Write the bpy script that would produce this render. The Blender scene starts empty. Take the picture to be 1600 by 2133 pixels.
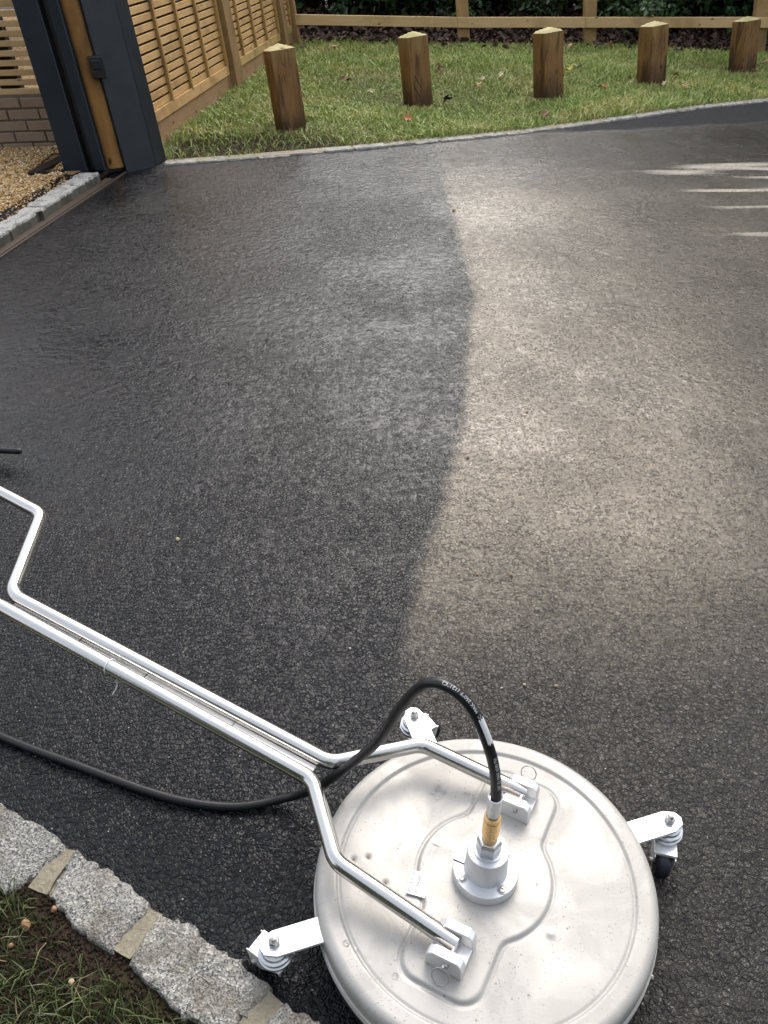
import bpy, bmesh, math, random
import numpy as np
from mathutils import Vector, Matrix, Quaternion
random.seed(7); rng = np.random.default_rng(7)
S = bpy.context.scene
# ------------------------------------------------------------------ camera
cd = bpy.data.cameras.new('camera'); cam = bpy.data.objects.new('camera', cd)
S.collection.objects.link(cam); S.camera = cam
cam.location = (0, 0, 1.5); cam.rotation_euler = (math.radians(90 - 36.7), 0, 0)
cd.sensor_fit = 'VERTICAL'; cd.sensor_height = 36.0; cd.lens = 36 * 1710 / 2133
cd.clip_start = .05; cd.clip_end = 500
# ------------------------------------------------------------------ sky and sun (bright overcast)
SUN_EL, SUN_AZ = math.radians(44), math.radians(14)      # azimuth measured from +Y towards +X
w = bpy.data.worlds.new('World'); S.world = w; w.use_nodes = True
wn = w.node_tree; wn.nodes.clear()
sky = wn.nodes.new('ShaderNodeTexSky'); sky.sky_type = 'NISHITA'; sky.sun_disc = False
sky.sun_elevation = SUN_EL; sky.sun_rotation = SUN_AZ; sky.dust_density = 4; sky.air_density = 1.0
hs = wn.nodes.new('ShaderNodeHueSaturation'); hs.inputs['Saturation'].default_value = .55
bg = wn.nodes.new('ShaderNodeBackground'); bg.inputs['Strength'].default_value = .15
wo = wn.nodes.new('ShaderNodeOutputWorld')
wn.links.new(sky.outputs[0], hs.inputs['Color']); 
cl_ = wn.nodes.new('ShaderNodeMixRGB'); cl_.inputs[0].default_value = .20; cl_.inputs[2].default_value = (6.3, 6.5, 6.9, 1)   # even cloud layer
wn.links.new(hs.outputs[0], cl_.inputs[1]); wn.links.new(cl_.outputs[0], bg.inputs['Color'])
wn.links.new(bg.outputs[0], wo.inputs['Surface'])
sd = bpy.data.lights.new('sun', 'SUN'); sd.energy = .45; sd.angle = math.radians(38); sd.color = (1, .97, .93)
so = bpy.data.objects.new('sun', sd); S.collection.objects.link(so)
sv = Vector((math.sin(SUN_AZ) * math.cos(SUN_EL), math.cos(SUN_AZ) * math.cos(SUN_EL), math.sin(SUN_EL)))
so.rotation_euler = (-sv).to_track_quat('-Z', 'Y').to_euler()
S.view_settings.view_transform = 'Standard'; S.view_settings.look = 'None'
S.view_settings.gamma = 1; S.view_settings.exposure = 1.2; S.view_settings.use_curve_mapping = False

# the drive slopes: the whole place is laid out in the plane of the tarmac (z = 0), plumb is UP
UP = Vector((-.1163, .061, .9913)).normalized(); Z = Vector((0, 0, 1))

# ================================================================== helpers
class MB:
    def __init__(s): s.v = []; s.f = []
    def add(s, vs, fs):
        o = len(s.v); s.v += [tuple(p) for p in vs]; s.f += [tuple(i + o for i in f) for f in fs]; return s
    def obox(s, o, a, b, c):            # corner + three edge vectors
        o, a, b, c = Vector(o), Vector(a), Vector(b), Vector(c)
        if a.cross(b).dot(c) < 0: a, b = b, a
        vs = [o, o + a, o + a + b, o + b, o + c, o + a + c, o + a + b + c, o + b + c]
        return s.add(vs, [(3, 2, 1, 0), (4, 5, 6, 7), (0, 1, 5, 4), (1, 2, 6, 5), (2, 3, 7, 6), (3, 0, 4, 7)])
    def cbox(s, c, a, b, d):            # centre + three half vectors
        c, a, b, d = Vector(c), Vector(a), Vector(b), Vector(d)
        return s.obox(c - a - b - d, 2 * a, 2 * b, 2 * d)
    def prism(s, poly, h):              # polygon (counter clockwise) swept along h
        n = len(poly); p = [Vector(q) for q in poly]; h = Vector(h)
        return s.add(p + [q + h for q in p], [tuple(range(n))[::-1], tuple(range(n, 2 * n))] + [(i, (i + 1) % n, n + (i + 1) % n, n + i) for i in range(n)])
    def tube(s, path, r, n=16, cap=True):
        P = [Vector(p) for p in path]; m = len(P); R = r if hasattr(r, '__len__') else [r] * m
        T = [(P[min(i + 1, m - 1)] - P[max(i - 1, 0)]).normalized() for i in range(m)]
        u = T[0].orthogonal().normalized(); vs = []
        for i in range(m):
            u = (u - T[i] * u.dot(T[i])).normalized(); w_ = T[i].cross(u)
            for k in range(n):
                a = 2 * math.pi * k / n; vs.append(P[i] + (u * math.cos(a) + w_ * math.sin(a)) * R[i])
        fs = [(i * n + k, i * n + (k + 1) % n, (i + 1) * n + (k + 1) % n, (i + 1) * n + k) for i in range(m - 1) for k in range(n)]
        if cap: fs += [tuple(range(n))[::-1], tuple(range((m - 1) * n, m * n))]
        return s.add(vs, fs)
    def lathe(s, c, prof, n=48, ax=None):   # profile (r, h) bottom to top about axis
        c = Vector(c); ax = Vector(ax or (0, 0, 1)).normalized(); u = ax.orthogonal().normalized(); w_ = ax.cross(u); vs = []
        for r, h in prof:
            for k in range(n):
                a = 2 * math.pi * k / n; vs.append(c + ax * h + (u * math.cos(a) + w_ * math.sin(a)) * r)
        m = len(prof)
        fs = [(i * n + k, i * n + (k + 1) % n, (i + 1) * n + (k + 1) % n, (i + 1) * n + k) for i in range(m - 1) for k in range(n)]
        if prof[0][0] > 1e-6: fs.append(tuple(range(n))[::-1])
        if prof[-1][0] > 1e-6: fs.append(tuple(range((m - 1) * n, m * n)))
        return s.add(vs, fs)
    def build(s, name, mat, parent=None, loc=(0, 0, 0), bevel=0, seg=1, smooth=None):
        L = Vector(parent.matrix_basis.translation) if parent else Vector(loc)
        if parent is not None and parent.parent is not None: L = L + Vector(parent.parent.matrix_basis.translation)
        me = bpy.data.meshes.new(name); me.from_pydata([tuple(Vector(p) - L) for p in s.v], [], s.f)
        if bevel:
            bm = bmesh.new(); bm.from_mesh(me)
            es = [e for e in bm.edges if len(e.link_faces) == 2 and e.calc_face_angle(0) > .6]
            bmesh.ops.bevel(bm, geom=es, offset=bevel, segments=seg, affect='EDGES', profile=.5); bm.to_mesh(me); bm.free()
        if smooth is not None:
            me.shade_smooth(); me.set_sharp_from_angle(angle=math.radians(smooth))
        return link(name, me, mat, parent, loc)
def link(name, me, mat, parent=None, loc=(0, 0, 0)):
    o = bpy.data.objects.new(name, me); S.collection.objects.link(o)
    if mat and not me.materials: me.materials.append(mat)
    if parent: o.parent = parent
    else: o.location = loc
    return o
def npmesh(name, V, F, mat, parent=None, loc=(0, 0, 0), smooth=False):
    V = np.asarray(V, np.float32); F = np.asarray(F, np.int32); me = bpy.data.meshes.new(name)
    me.vertices.add(len(V)); me.vertices.foreach_set('co', V.ravel())
    k = F.shape[1]; me.loops.add(F.size); me.loops.foreach_set('vertex_index', F.ravel())
    me.polygons.add(len(F)); me.polygons.foreach_set('loop_start', np.arange(0, F.size, k, dtype=np.int32))
    me.update(calc_edges=True)
    if smooth: me.shade_smooth()
    return link(name, me, mat, parent, loc)
def tag(o, label=None, cat=None, group=None, kind=None):
    if label: o['label'] = label
    if cat: o['category'] = cat
    if group: o['group'] = group
    if kind: o['kind'] = kind
    return o
def thing(name, loc, label, cat, group=None):
    o = bpy.data.objects.new(name, None); S.collection.objects.link(o); o.location = loc; o.empty_display_size = .05
    return tag(o, label, cat, group)
def fillet(pts, r, k=8):
    P = [Vector(p) for p in pts]; out = [P[0]]
    for i in range(1, len(P) - 1):
        a = (P[i - 1] - P[i]).normalized(); b = (P[i + 1] - P[i]).normalized(); ang = a.angle(b)
        d = min(r / math.tan(ang / 2), .45 * (P[i - 1] - P[i]).length, .45 * (P[i + 1] - P[i]).length)
        A, B = P[i] + a * d, P[i] + b * d
        for j in range(k + 1):
            t = j / k; out.append(A * (1 - t) ** 2 + P[i] * 2 * t * (1 - t) + B * t * t)
    out.append(P[-1]); return out
def catmull(pts, k=8):
    P = [Vector(p) for p in pts]; P = [2 * P[0] - P[1]] + P + [2 * P[-1] - P[-2]]; out = []
    for i in range(1, len(P) - 2):
        for j in range(k):
            t = j / k; a, b, c, d = P[i - 1:i + 3]
            out.append(.5 * (2 * b + (c - a) * t + (2 * a - 5 * b + 4 * c - d) * t * t + (3 * b - a - 3 * c + d) * t ** 3))
    return out + [P[-2]]

# ------------------------------------------------------------------ node helpers
class Mat:
    def __init__(s, name, base=(.5, .5, .5), rough=.5, metal=0, spec=.5):
        m = s.m = bpy.data.materials.new(name); m.use_nodes = True; s.t = m.node_tree
        s.b = s.t.nodes['Principled BSDF']; s.set('Base Color', (*base, 1)); s.set('Roughness', rough); s.set('Metallic', metal)
        s.set('Specular IOR Level', spec)
    def set(s, k, v):
        if isinstance(v, bpy.types.NodeSocket): s.t.links.new(v, s.b.inputs[k])
        else: s.b.inputs[k].default_value = v
    def n(s, typ, **kw):
        nd = s.t.nodes.new('ShaderNode' + typ)
        for k, v in kw.items():
            if hasattr(nd, k) and k not in nd.inputs: setattr(nd, k, v)
        return nd
    def lk(s, inp, v):
        if isinstance(v, bpy.types.NodeSocket): s.t.links.new(v, inp)
        elif isinstance(v, tuple) and len(v) == 3 and inp.type == 'RGBA': inp.default_value = (*v, 1)
        else: inp.default_value = v
    def co(s, scale=(1, 1, 1), rand=True):
        tc = s.n('TexCoord'); v = tc.outputs['Object']
        if rand:
            oi = s.n('ObjectInfo'); a = s.n('VectorMath'); a.operation = 'ADD'; mu = s.math('MULTIPLY', oi.outputs['Random'], 37.0)
            s.lk(a.inputs[0], v); s.t.links.new(mu, a.inputs[1]); v = a.outputs[0]
        mp = s.n('Mapping'); s.lk(mp.inputs[0], v); mp.inputs['Scale'].default_value = scale; return mp.outputs[0]
    def noise(s, v, scale, detail=3, rough=.55, dist=0, out=0):
        nd = s.n('TexNoise'); s.lk(nd.inputs['Vector'], v); nd.inputs['Scale'].default_value = scale; nd.inputs['Detail'].default_value = detail
        nd.inputs['Roughness'].default_value = rough; nd.inputs['Distortion'].default_value = dist; return nd.outputs[out]
    def vor(s, v, scale, feat='F1', rnd=1.0):
        nd = s.n('TexVoronoi'); nd.feature = feat; s.lk(nd.inputs['Vector'], v); nd.inputs['Scale'].default_value = scale; nd.inputs['Randomness'].default_value = rnd
        return nd
    def math(s, op, a, b=0.0, c=None, clamp=False):
        nd = s.n('Math'); nd.operation = op; nd.use_clamp = clamp; s.lk(nd.inputs[0], a); s.lk(nd.inputs[1], b)
        if c is not None: s.lk(nd.inputs[2], c)
        return nd.outputs[0]
    def step(s, x, a, b):      # smoothstep a..b -> 0..1
        nd = s.n('MapRange'); nd.interpolation_type = 'SMOOTHSTEP'; s.lk(nd.inputs[0], x)
        nd.inputs[1].default_value = a; nd.inputs[2].default_value = b; nd.inputs[3].default_value = 0; nd.inputs[4].default_value = 1; return nd.outputs[0]
    def mr(s, x, a, b, c, d):
        nd = s.n('MapRange'); s.lk(nd.inputs[0], x)
        for i, q in enumerate((a, b, c, d)): nd.inputs[i + 1].default_value = q
        return nd.outputs[0]
    def mix(s, f, a, b):
        nd = s.n('MixRGB'); s.lk(nd.inputs[0], f); s.lk(nd.inputs[1], a); s.lk(nd.inputs[2], b); return nd.outputs[0]
    def ramp(s, x, stops):
        nd = s.n('ValToRGB'); s.lk(nd.inputs[0], x); e = nd.color_ramp.elements
        while len(e) < len(stops): e.new(.5)
        for q, (p, c) in zip(e, stops): q.position = p; q.color = (*c, 1) if len(c) == 3 else c
        return nd.outputs[0]
    def bump(s, h, strength=.5, dist=.005, prev=None):
        nd = s.n('Bump'); s.lk(nd.inputs['Height'], h); nd.inputs['Strength'].default_value = strength; nd.inputs['Distance'].default_value = dist
        if prev is not None: s.t.links.new(prev, nd.inputs['Normal'])
        return nd.outputs[0]
    def norm(s, b): s.t.links.new(b, s.b.inputs['Normal'])
    def xyz(s, v): nd = s.n('SeparateXYZ'); s.lk(nd.inputs[0], v); return nd.outputs

# ================================================================== materials
def mat_asphalt():
    M = Mat('wet_tarmac', rough=.3); v = M.co(rand=False); X, Y, _ = M.xyz(v)
    # where the cleaning pass ends: x of the edge as a function of y
    fc = M.n('FloatCurve'); M.lk(fc.inputs['Value'], M.mr(Y, 1.0, 7.0, 0, 1))
    pts = [(1.0, .0), (1.25, .028), (1.48, .061), (1.76, .108), (2.19, .209), (2.73, .306), (3.0, .332), (3.375, .379), (3.82, .428), (4.3, .418), (4.95, .412), (5.67, .398), (7, .42)]
    cv = fc.mapping.curves[0]
    for i, (y, x) in enumerate(pts):
        px, py = (y - 1) / 6, x / .5
        if i == 0: cv.points[0].location = (px, py)
        elif i == len(pts) - 1: cv.points[len(cv.points) - 1].location = (px, py)
        else: cv.points.new(px, py)
    fc.mapping.update()
    xb = M.math('MULTIPLY', fc.outputs[0], .5)
    wob = M.math('SUBTRACT', M.noise(v, 9, 5, .7), .5)
    dx = M.math('ADD', M.math('SUBTRACT', X, xb), M.math('MULTIPLY', wob, .10))
    dirty = M.step(dx, -.030, .038)
    # stone chippings
    vd = M.n('VectorMath'); vd.operation = 'ADD'; nz = M.n('TexNoise'); M.lk(nz.inputs['Vector'], v); nz.inputs['Scale'].default_value = 120; nz.inputs['Detail'].default_value = 1
    sc = M.n('VectorMath'); sc.operation = 'SCALE'; M.t.links.new(nz.outputs['Color'], sc.inputs[0]); sc.inputs['Scale'].default_value = .006
    M.lk(vd.inputs[0], v); M.t.links.new(sc.outputs[0], vd.inputs[1]); vv = vd.outputs[0]
    V1 = M.vor(vv, 76); VE = M.vor(vv, 76, 'DISTANCE_TO_EDGE'); V2 = M.vor(vv, 170); VE2 = M.vor(vv, 170, 'DISTANCE_TO_EDGE')
    def facet(Vn, En, scl, g):          # one stone chip: crisp edge, its own height and tilt
        d0 = M.n('VectorMath'); d0.operation = 'SUBTRACT'; M.lk(d0.inputs[0], vv); M.t.links.new(Vn.outputs['Position'], d0.inputs[1])
        d1 = M.n('VectorMath'); d1.operation = 'SUBTRACT'; M.t.links.new(Vn.outputs['Color'], d1.inputs[0]); d1.inputs[1].default_value = (.5, .5, .5)
        d2 = M.n('VectorMath'); d2.operation = 'DOT_PRODUCT'; M.t.links.new(d0.outputs[0], d2.inputs[0]); M.t.links.new(d1.outputs[0], d2.inputs[1])
        return M.math('MULTIPLY', M.step(En.outputs['Distance'], .0, g), M.math('ADD', .62, M.math('MULTIPLY', d2.outputs['Value'], scl)))
    dome = M.step(V1.outputs['Distance'], .62, .12); fine = facet(V2, VE2, 170 * .9, .22)
    big = M.noise(v, 38, 3, .6)
    c1 = M.n('SeparateColor'); M.t.links.new(V1.outputs['Color'], c1.inputs[0])
    hgt = M.math('MULTIPLY', M.math('MULTIPLY', facet(V1, VE, 76 * 1.0, .18), M.mr(c1.outputs[0], 0, 1, .45, 1)), 1.0)
    hgt = M.math('ADD', hgt, M.math('MULTIPLY', fine, .22))
    hgt = M.math('ADD', hgt, M.math('ADD', M.math('MULTIPLY', big, .7), M.math('MULTIPLY', M.noise(v, 17, 3, .6), .8)))
    film = M.noise(v, 1.15, 5, .6, .3)                       # where water lies deeper it fills the joints
    lev = M.math('MULTIPLY', M.mr(film, .34, .70, .30, .92), M.mr(Y, 1.1, 2.6, .5, 1))
    wet_h = M.math('SMOOTH_MAX', M.math('SUBTRACT', hgt, .35), lev, .22)
    # pits left open in the silt film
    pn = M.noise(v, 78, 3, .6, .9); pits = M.step(pn, .475, .43)
    pits = M.math('MULTIPLY', pits, M.step(M.noise(v, 20, 2), .30, .5))
    # silt density
    dn = M.noise(v, 1.7, 4, .6, .3)
    dens = M.math('MULTIPLY', dirty, M.mr(dn, .3, .72, .45, 1))
    dens = M.math('MULTIPLY', dens, M.mr(Y, 1.3, 2.1, .13, 1))
    dens = M.math('MULTIPLY', dens, M.mr(X, .55, 1.5, 1, .34)); dens = M.math('MULTIPLY', dens, M.mr(Y, 5.3, 6.3, 1, .25))
    siltm = M.math('MULTIPLY', dens, M.math('SUBTRACT', 1.0, M.math('MULTIPLY', pits, .62)))
    # dry pale fingers at the right and the dry strip by the far kerb
    mp = M.n('Mapping'); M.lk(mp.inputs[0], v); mp.inputs['Scale'].default_value = (.62, 6.0, 1); mp.inputs['Rotation'].default_value = (0, 0, -.06)
    fn = M.noise(mp.outputs[0], 1.0, 3, .5)
    fing = M.math('ADD', M.math('ADD', fn, M.mr(X, 1.2, 3.4, -.12, .16)), M.math('MULTIPLY', M.math('SUBTRACT', M.noise(v, 34, 4, .75), .5), .17))
    band = M.math('MULTIPLY', M.step(Y, 3.4, 3.9), M.step(Y, 6.5, 6.1))
    dryf = M.math('MULTIPLY', M.math('MULTIPLY', M.math('MULTIPLY', M.step(fing, .57, .68), M.mr(M.step(pn, .47, .40), 0, 1, 1, .25)), band), M.step(X, 1.5, 2.1))
    kl = M.math('SUBTRACT', Y, M.math('ADD', M.math('MULTIPLY', X, .22), 6.78))
    kl = M.math('ADD', kl, M.math('MULTIPLY', M.math('SUBTRACT', M.noise(v, 3, 4, .6), .5), .25))
    dryk = M.math('MULTIPLY', M.step(kl, -.06, .10), M.step(X, .9, 1.7))
    # colour
    stone = M.mix(M.math('MULTIPLY', dome, c1.outputs[1]), (.0033, .0038, .0048), (.013, .0150, .0185))
    tone = M.mix(M.noise(v, .9, 2), (.8, .8, .85), (1.25, 1.22, 1.18))
    mul = M.n('MixRGB'); mul.blend_type = 'MULTIPLY'; mul.inputs[0].default_value = 1; M.t.links.new(stone, mul.inputs[1]); M.t.links.new(tone, mul.inputs[2])
    VF = M.vor(v, 130); cf = M.n('SeparateColor'); M.t.links.new(VF.outputs['Color'], cf.inputs[0])
    fleck = M.math('MULTIPLY', M.step(cf.outputs[0], .983, .987), M.step(VF.outputs['Distance'], .26, .14))
    col = M.mix(M.math('MULTIPLY', fleck, .8), mul.outputs[0], (.42, .41, .38))
    silt = M.mix(M.noise(v, 2.3, 3), (.275, .238, .183), (.385, .315, .222))
    col = M.mix(M.math('MULTIPLY', siltm, .88), col, silt)
    # brown mud stain on the clean side, by the gate
    st = M.math('MULTIPLY', M.step(M.noise(v, 1.3, 4, .6), .52, .68), M.step(X, -.3, -.8))
    col = M.mix(M.math('MULTIPLY', st, .3), col, (.021, .015, .011))
    dryc = M.mix(M.noise(v, 60, 3), (.34, .31, .25), (.52, .48, .40))
    col = M.mix(dryf, col, dryc)
    col = M.mix(M.math('MULTIPLY', dryk, .9), col, M.mix(M.math('ADD', M.math('MULTIPLY', big, .6), M.math('MULTIPLY', c1.outputs[1], .45)), (.018, .019, .021), (.062, .062, .062)))
    M.set('Base Color', col)
    dry = M.math('MAXIMUM', dryf, dryk)
    r = M.mr(M.noise(v, 5, 3), .3, .7, .17, .30)
    r = M.mix(siltm, r, (.30, .30, .30)); r = M.mix(dry, r, (.9, .9, .9)); M.set('Roughness', r)
    M.set('Specular IOR Level', M.mix(dry, M.mix(siltm, (.19, .19, .19), (.34, .34, .34)), (.06, .06, .06)))
    h = M.math('SUBTRACT', wet_h, M.math('MULTIPLY', M.math('MULTIPLY', pits, dirty), .35))
    M.norm(M.bump(h, .55, .006, M.bump(M.noise(v, 27, 3, .55), .42, .012))); return M.m
def mat_granite(name, a=(.225, .215, .19), b=(.36, .345, .31), dark=.095, moss=.35, algae=False):
    M = Mat(name, rough=.75, spec=.3); v = M.co()
    V = M.vor(v, 250); c = M.n('SeparateColor'); M.t.links.new(V.outputs['Color'], c.inputs[0])
    V2 = M.vor(v, 400); c2 = M.n('SeparateColor'); M.t.links.new(V2.outputs['Color'], c2.inputs[0])
    col = M.mix(c.outputs[0], a, b); col = M.mix(M.step(c2.outputs[1], .70, .74), col, (dark, dark, dark))
    col = M.mix(M.step(c.outputs[2], .82, .86), col, tuple(q * 1.25 for q in b))
    big = M.noise(v, 11, 4, .6); col = M.mix(M.math('MULTIPLY', M.step(big, .48, .68), .6), col, (.125, .108, .08))
    col = M.mix(M.math('MULTIPLY', M.step(M.noise(v, 6, 3), .5, .7), .45), col, (.33, .30, .25))
    col = M.mix(M.math('MULTIPLY', M.step(M.noise(v, 17, 4, .7), .62, .75), moss), col, (.22, .24, .08))
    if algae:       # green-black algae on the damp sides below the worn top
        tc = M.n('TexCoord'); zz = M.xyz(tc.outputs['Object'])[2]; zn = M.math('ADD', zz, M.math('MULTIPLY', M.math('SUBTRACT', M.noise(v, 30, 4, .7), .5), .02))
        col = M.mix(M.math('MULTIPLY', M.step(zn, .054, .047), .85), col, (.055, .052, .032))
    M.set('Base Color', col); h = M.math('ADD', M.noise(v, 60, 5, .7), M.math('MULTIPLY', V.outputs['Distance'], .4))
    M.norm(M.bump(h, .8, .008)); return M.m
def mat_wood(name, c1, c2, axis=2, dark=.35, green=0, rough=.7, scale=1.0, grcol=(.16, .19, .03)):
    M = Mat(name, rough=rough, spec=.3); sc = [26 * scale] * 3; sc[axis] = 1.6 * scale
    g = M.noise(M.co(tuple(sc)), 1, 5, .62, .4); l = M.noise(M.co((3, 3, 3)), 1, 3)
    col = M.mix(g, c1, c2); col = M.mix(M.step(l, .45, .8), col, tuple(q * (1 - dark) for q in c1))
    V = M.vor(M.co(tuple((7 if i == axis else 14) for i in range(3))), 1); kc = M.n('SeparateColor'); M.t.links.new(V.outputs['Color'], kc.inputs[0])
    kn = M.math('MULTIPLY', M.step(V.outputs['Distance'], .22, .08), M.step(kc.outputs[0], .8, .85))
    col = M.mix(kn, col, tuple(q * .25 for q in c1))
    if green: col = M.mix(M.math('MULTIPLY', M.step(M.noise(M.co((6, 6, 6)), 1, 4, .65), .45, .68), green), col, grcol)
    M.set('Base Color', col); M.norm(M.bump(g, .6, .006)); return M.m
def mat_bollard():
    M = Mat('stained_brown_timber', rough=.65, spec=.3); v = M.co(); tc = M.n('TexCoord'); _, _, z = M.xyz(tc.outputs['Object'])
    g = M.noise(M.co((34, 34, 1.5)), 1, 5, .65, .5); st = M.noise(M.co((16, 16, .9)), 1, 4, .6, .8); col = M.mix(g, (.105, .050, .016), (.33, .175, .058))
    col = M.mix(M.math('MULTIPLY', M.step(st, .50, .66), .75), col, (.040, .018, .008))
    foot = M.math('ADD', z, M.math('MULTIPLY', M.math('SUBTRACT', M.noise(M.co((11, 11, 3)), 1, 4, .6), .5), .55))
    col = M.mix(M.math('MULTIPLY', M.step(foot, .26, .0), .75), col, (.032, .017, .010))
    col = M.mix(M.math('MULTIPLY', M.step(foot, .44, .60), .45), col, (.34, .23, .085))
    ck = M.vor(M.co((22, 22, 1.1)), 1, 'DISTANCE_TO_EDGE'); crack = M.math('MULTIPLY', M.step(ck.outputs['Distance'], .035, .0), M.step(M.noise(M.co((5, 5, 5)), 1, 2), .5, .6))
    col = M.mix(M.math('MULTIPLY', crack, .8), col, (.015, .008, .005)); V = M.vor(M.co((9, 9, 6)), 1); kc = M.n('SeparateColor'); M.t.links.new(V.outputs['Color'], kc.inputs[0])
    col = M.mix(M.math('MULTIPLY', M.step(V.outputs['Distance'], .2, .06), M.step(kc.outputs[0], .82, .86)), col, (.025, .012, .006))
    M.set('Base Color', col); M.norm(M.bump(M.math('SUBTRACT', g, crack), .7, .006)); return M.m
def mat_leaf(name, a, b, rough=.35, trans=.25, spec=.5):
    M = Mat(name, rough=rough, spec=spec); g = M.n('NewGeometry'); r = g.outputs['Random Per Island']
    M.set('Base Color', M.mix(r, a, b)); 
    if trans: M.set('Transmission Weight', 0.0); M.set('Subsurface Weight', 0.0)
    return M.m
def mat_grass(name, a, b, c):
    M = Mat(name, rough=.5, spec=.35); g = M.n('NewGeometry'); v = M.co(rand=False); col = M.mix(g.outputs['Random Per Island'], a, b)
    col = M.mix(M.math('MULTIPLY', M.step(M.noise(v, 1.6, 4, .6), .42, .68), .7), col, c); M.set('Base Color', col); return M.m
def mat_plain(name, c, rough=.5, metal=0, spec=.5, var=.15, sc=30, bump=0):
    M = Mat(name, c, rough, metal, spec); v = M.co(); n = M.noise(v, sc, 4, .6)
    M.set('Base Color', M.mix(n, tuple(q * (1 - var) for q in c), tuple(min(1, q * (1 + var)) for q in c)))
    M.set('Roughness', M.mr(M.noise(v, sc * .6, 3), .3, .7, max(.03, rough * .8), min(1, rough * 1.2)))
    if bump: M.norm(M.bump(n, bump, .004))
    return M.m
def mat_lid():
    M = Mat('blasted_steel_lid', rough=.42, metal=.30, spec=.4); v = M.co(rand=False)
    n = M.noise(v, 9, 4, .6, .5); col = M.mix(n, (.365, .347, .318), (.46, .445, .418))
    for scl, th, dd in ((150, .86, .19), (85, .90, .14), (330, .80, .25)):
        V = M.vor(v, scl); c = M.n('SeparateColor'); M.t.links.new(V.outputs['Color'], c.inputs[0])
        k = M.math('MULTIPLY', M.step(c.outputs[0], th, th + .01), M.step(V.outputs['Distance'], dd + .05, dd - .03))
        k = M.math('MULTIPLY', k, M.step(M.noise(v, 14, 2), .36, .6)); col = M.mix(M.math('MULTIPLY', k, .75), col, (.12, .10, .08))
    wm = M.noise(v, 5.5, 5, .65, 2.2); col = M.mix(M.math('MULTIPLY', M.step(wm, .50, .53), .22), col, (.30, .285, .26))
    sw = M.noise(M.co((60, 5, 5), False), 1, 3, .6); col = M.mix(M.math('MULTIPLY', M.step(sw, .62, .75), .18), col, (.26, .25, .23))
    # rust-brown grime in the four small dents
    X, Y, _ = M.xyz(v)
    for (dx, dy) in DENTS:
        q = M.math('SQRT', M.math('ADD', M.math('POWER', M.math('SUBTRACT', X, dx), 2), M.math('POWER', M.math('SUBTRACT', Y, dy), 2)))
        col = M.mix(M.math('MULTIPLY', M.step(q, .0045, .001), .85), col, (.16, .09, .04))
    M.set('Base Color', col); M.set('Roughness', M.mr(M.noise(v, 6, 4, .6, 1.2), .40, .60, .40, .60))
    M.norm(M.bump(M.noise(v, 420, 2), .08, .002)); return M.m
def mat_brick(name, a, b): 
    M = Mat(name, rough=.85, spec=.2); v = M.co(); n = M.noise(v, 14, 5, .7); M.set('Base Color', M.mix(n, a, b))
    M.norm(M.bump(M.noise(v, 90, 4, .7), .6, .004)); return M.m
def mat_ground(name, a, b, c, sc=30, bump=.8, d=.02):
    M = Mat(name, rough=.9, spec=.2); v = M.co(rand=False); n = M.noise(v, sc, 6, .7); m = M.noise(v, sc * .12, 4, .6)
    M.set('Base Color', M.mix(M.step(m, .4, .65), M.mix(n, a, b), c)); M.norm(M.bump(n, bump, d)); return M.m

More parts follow.
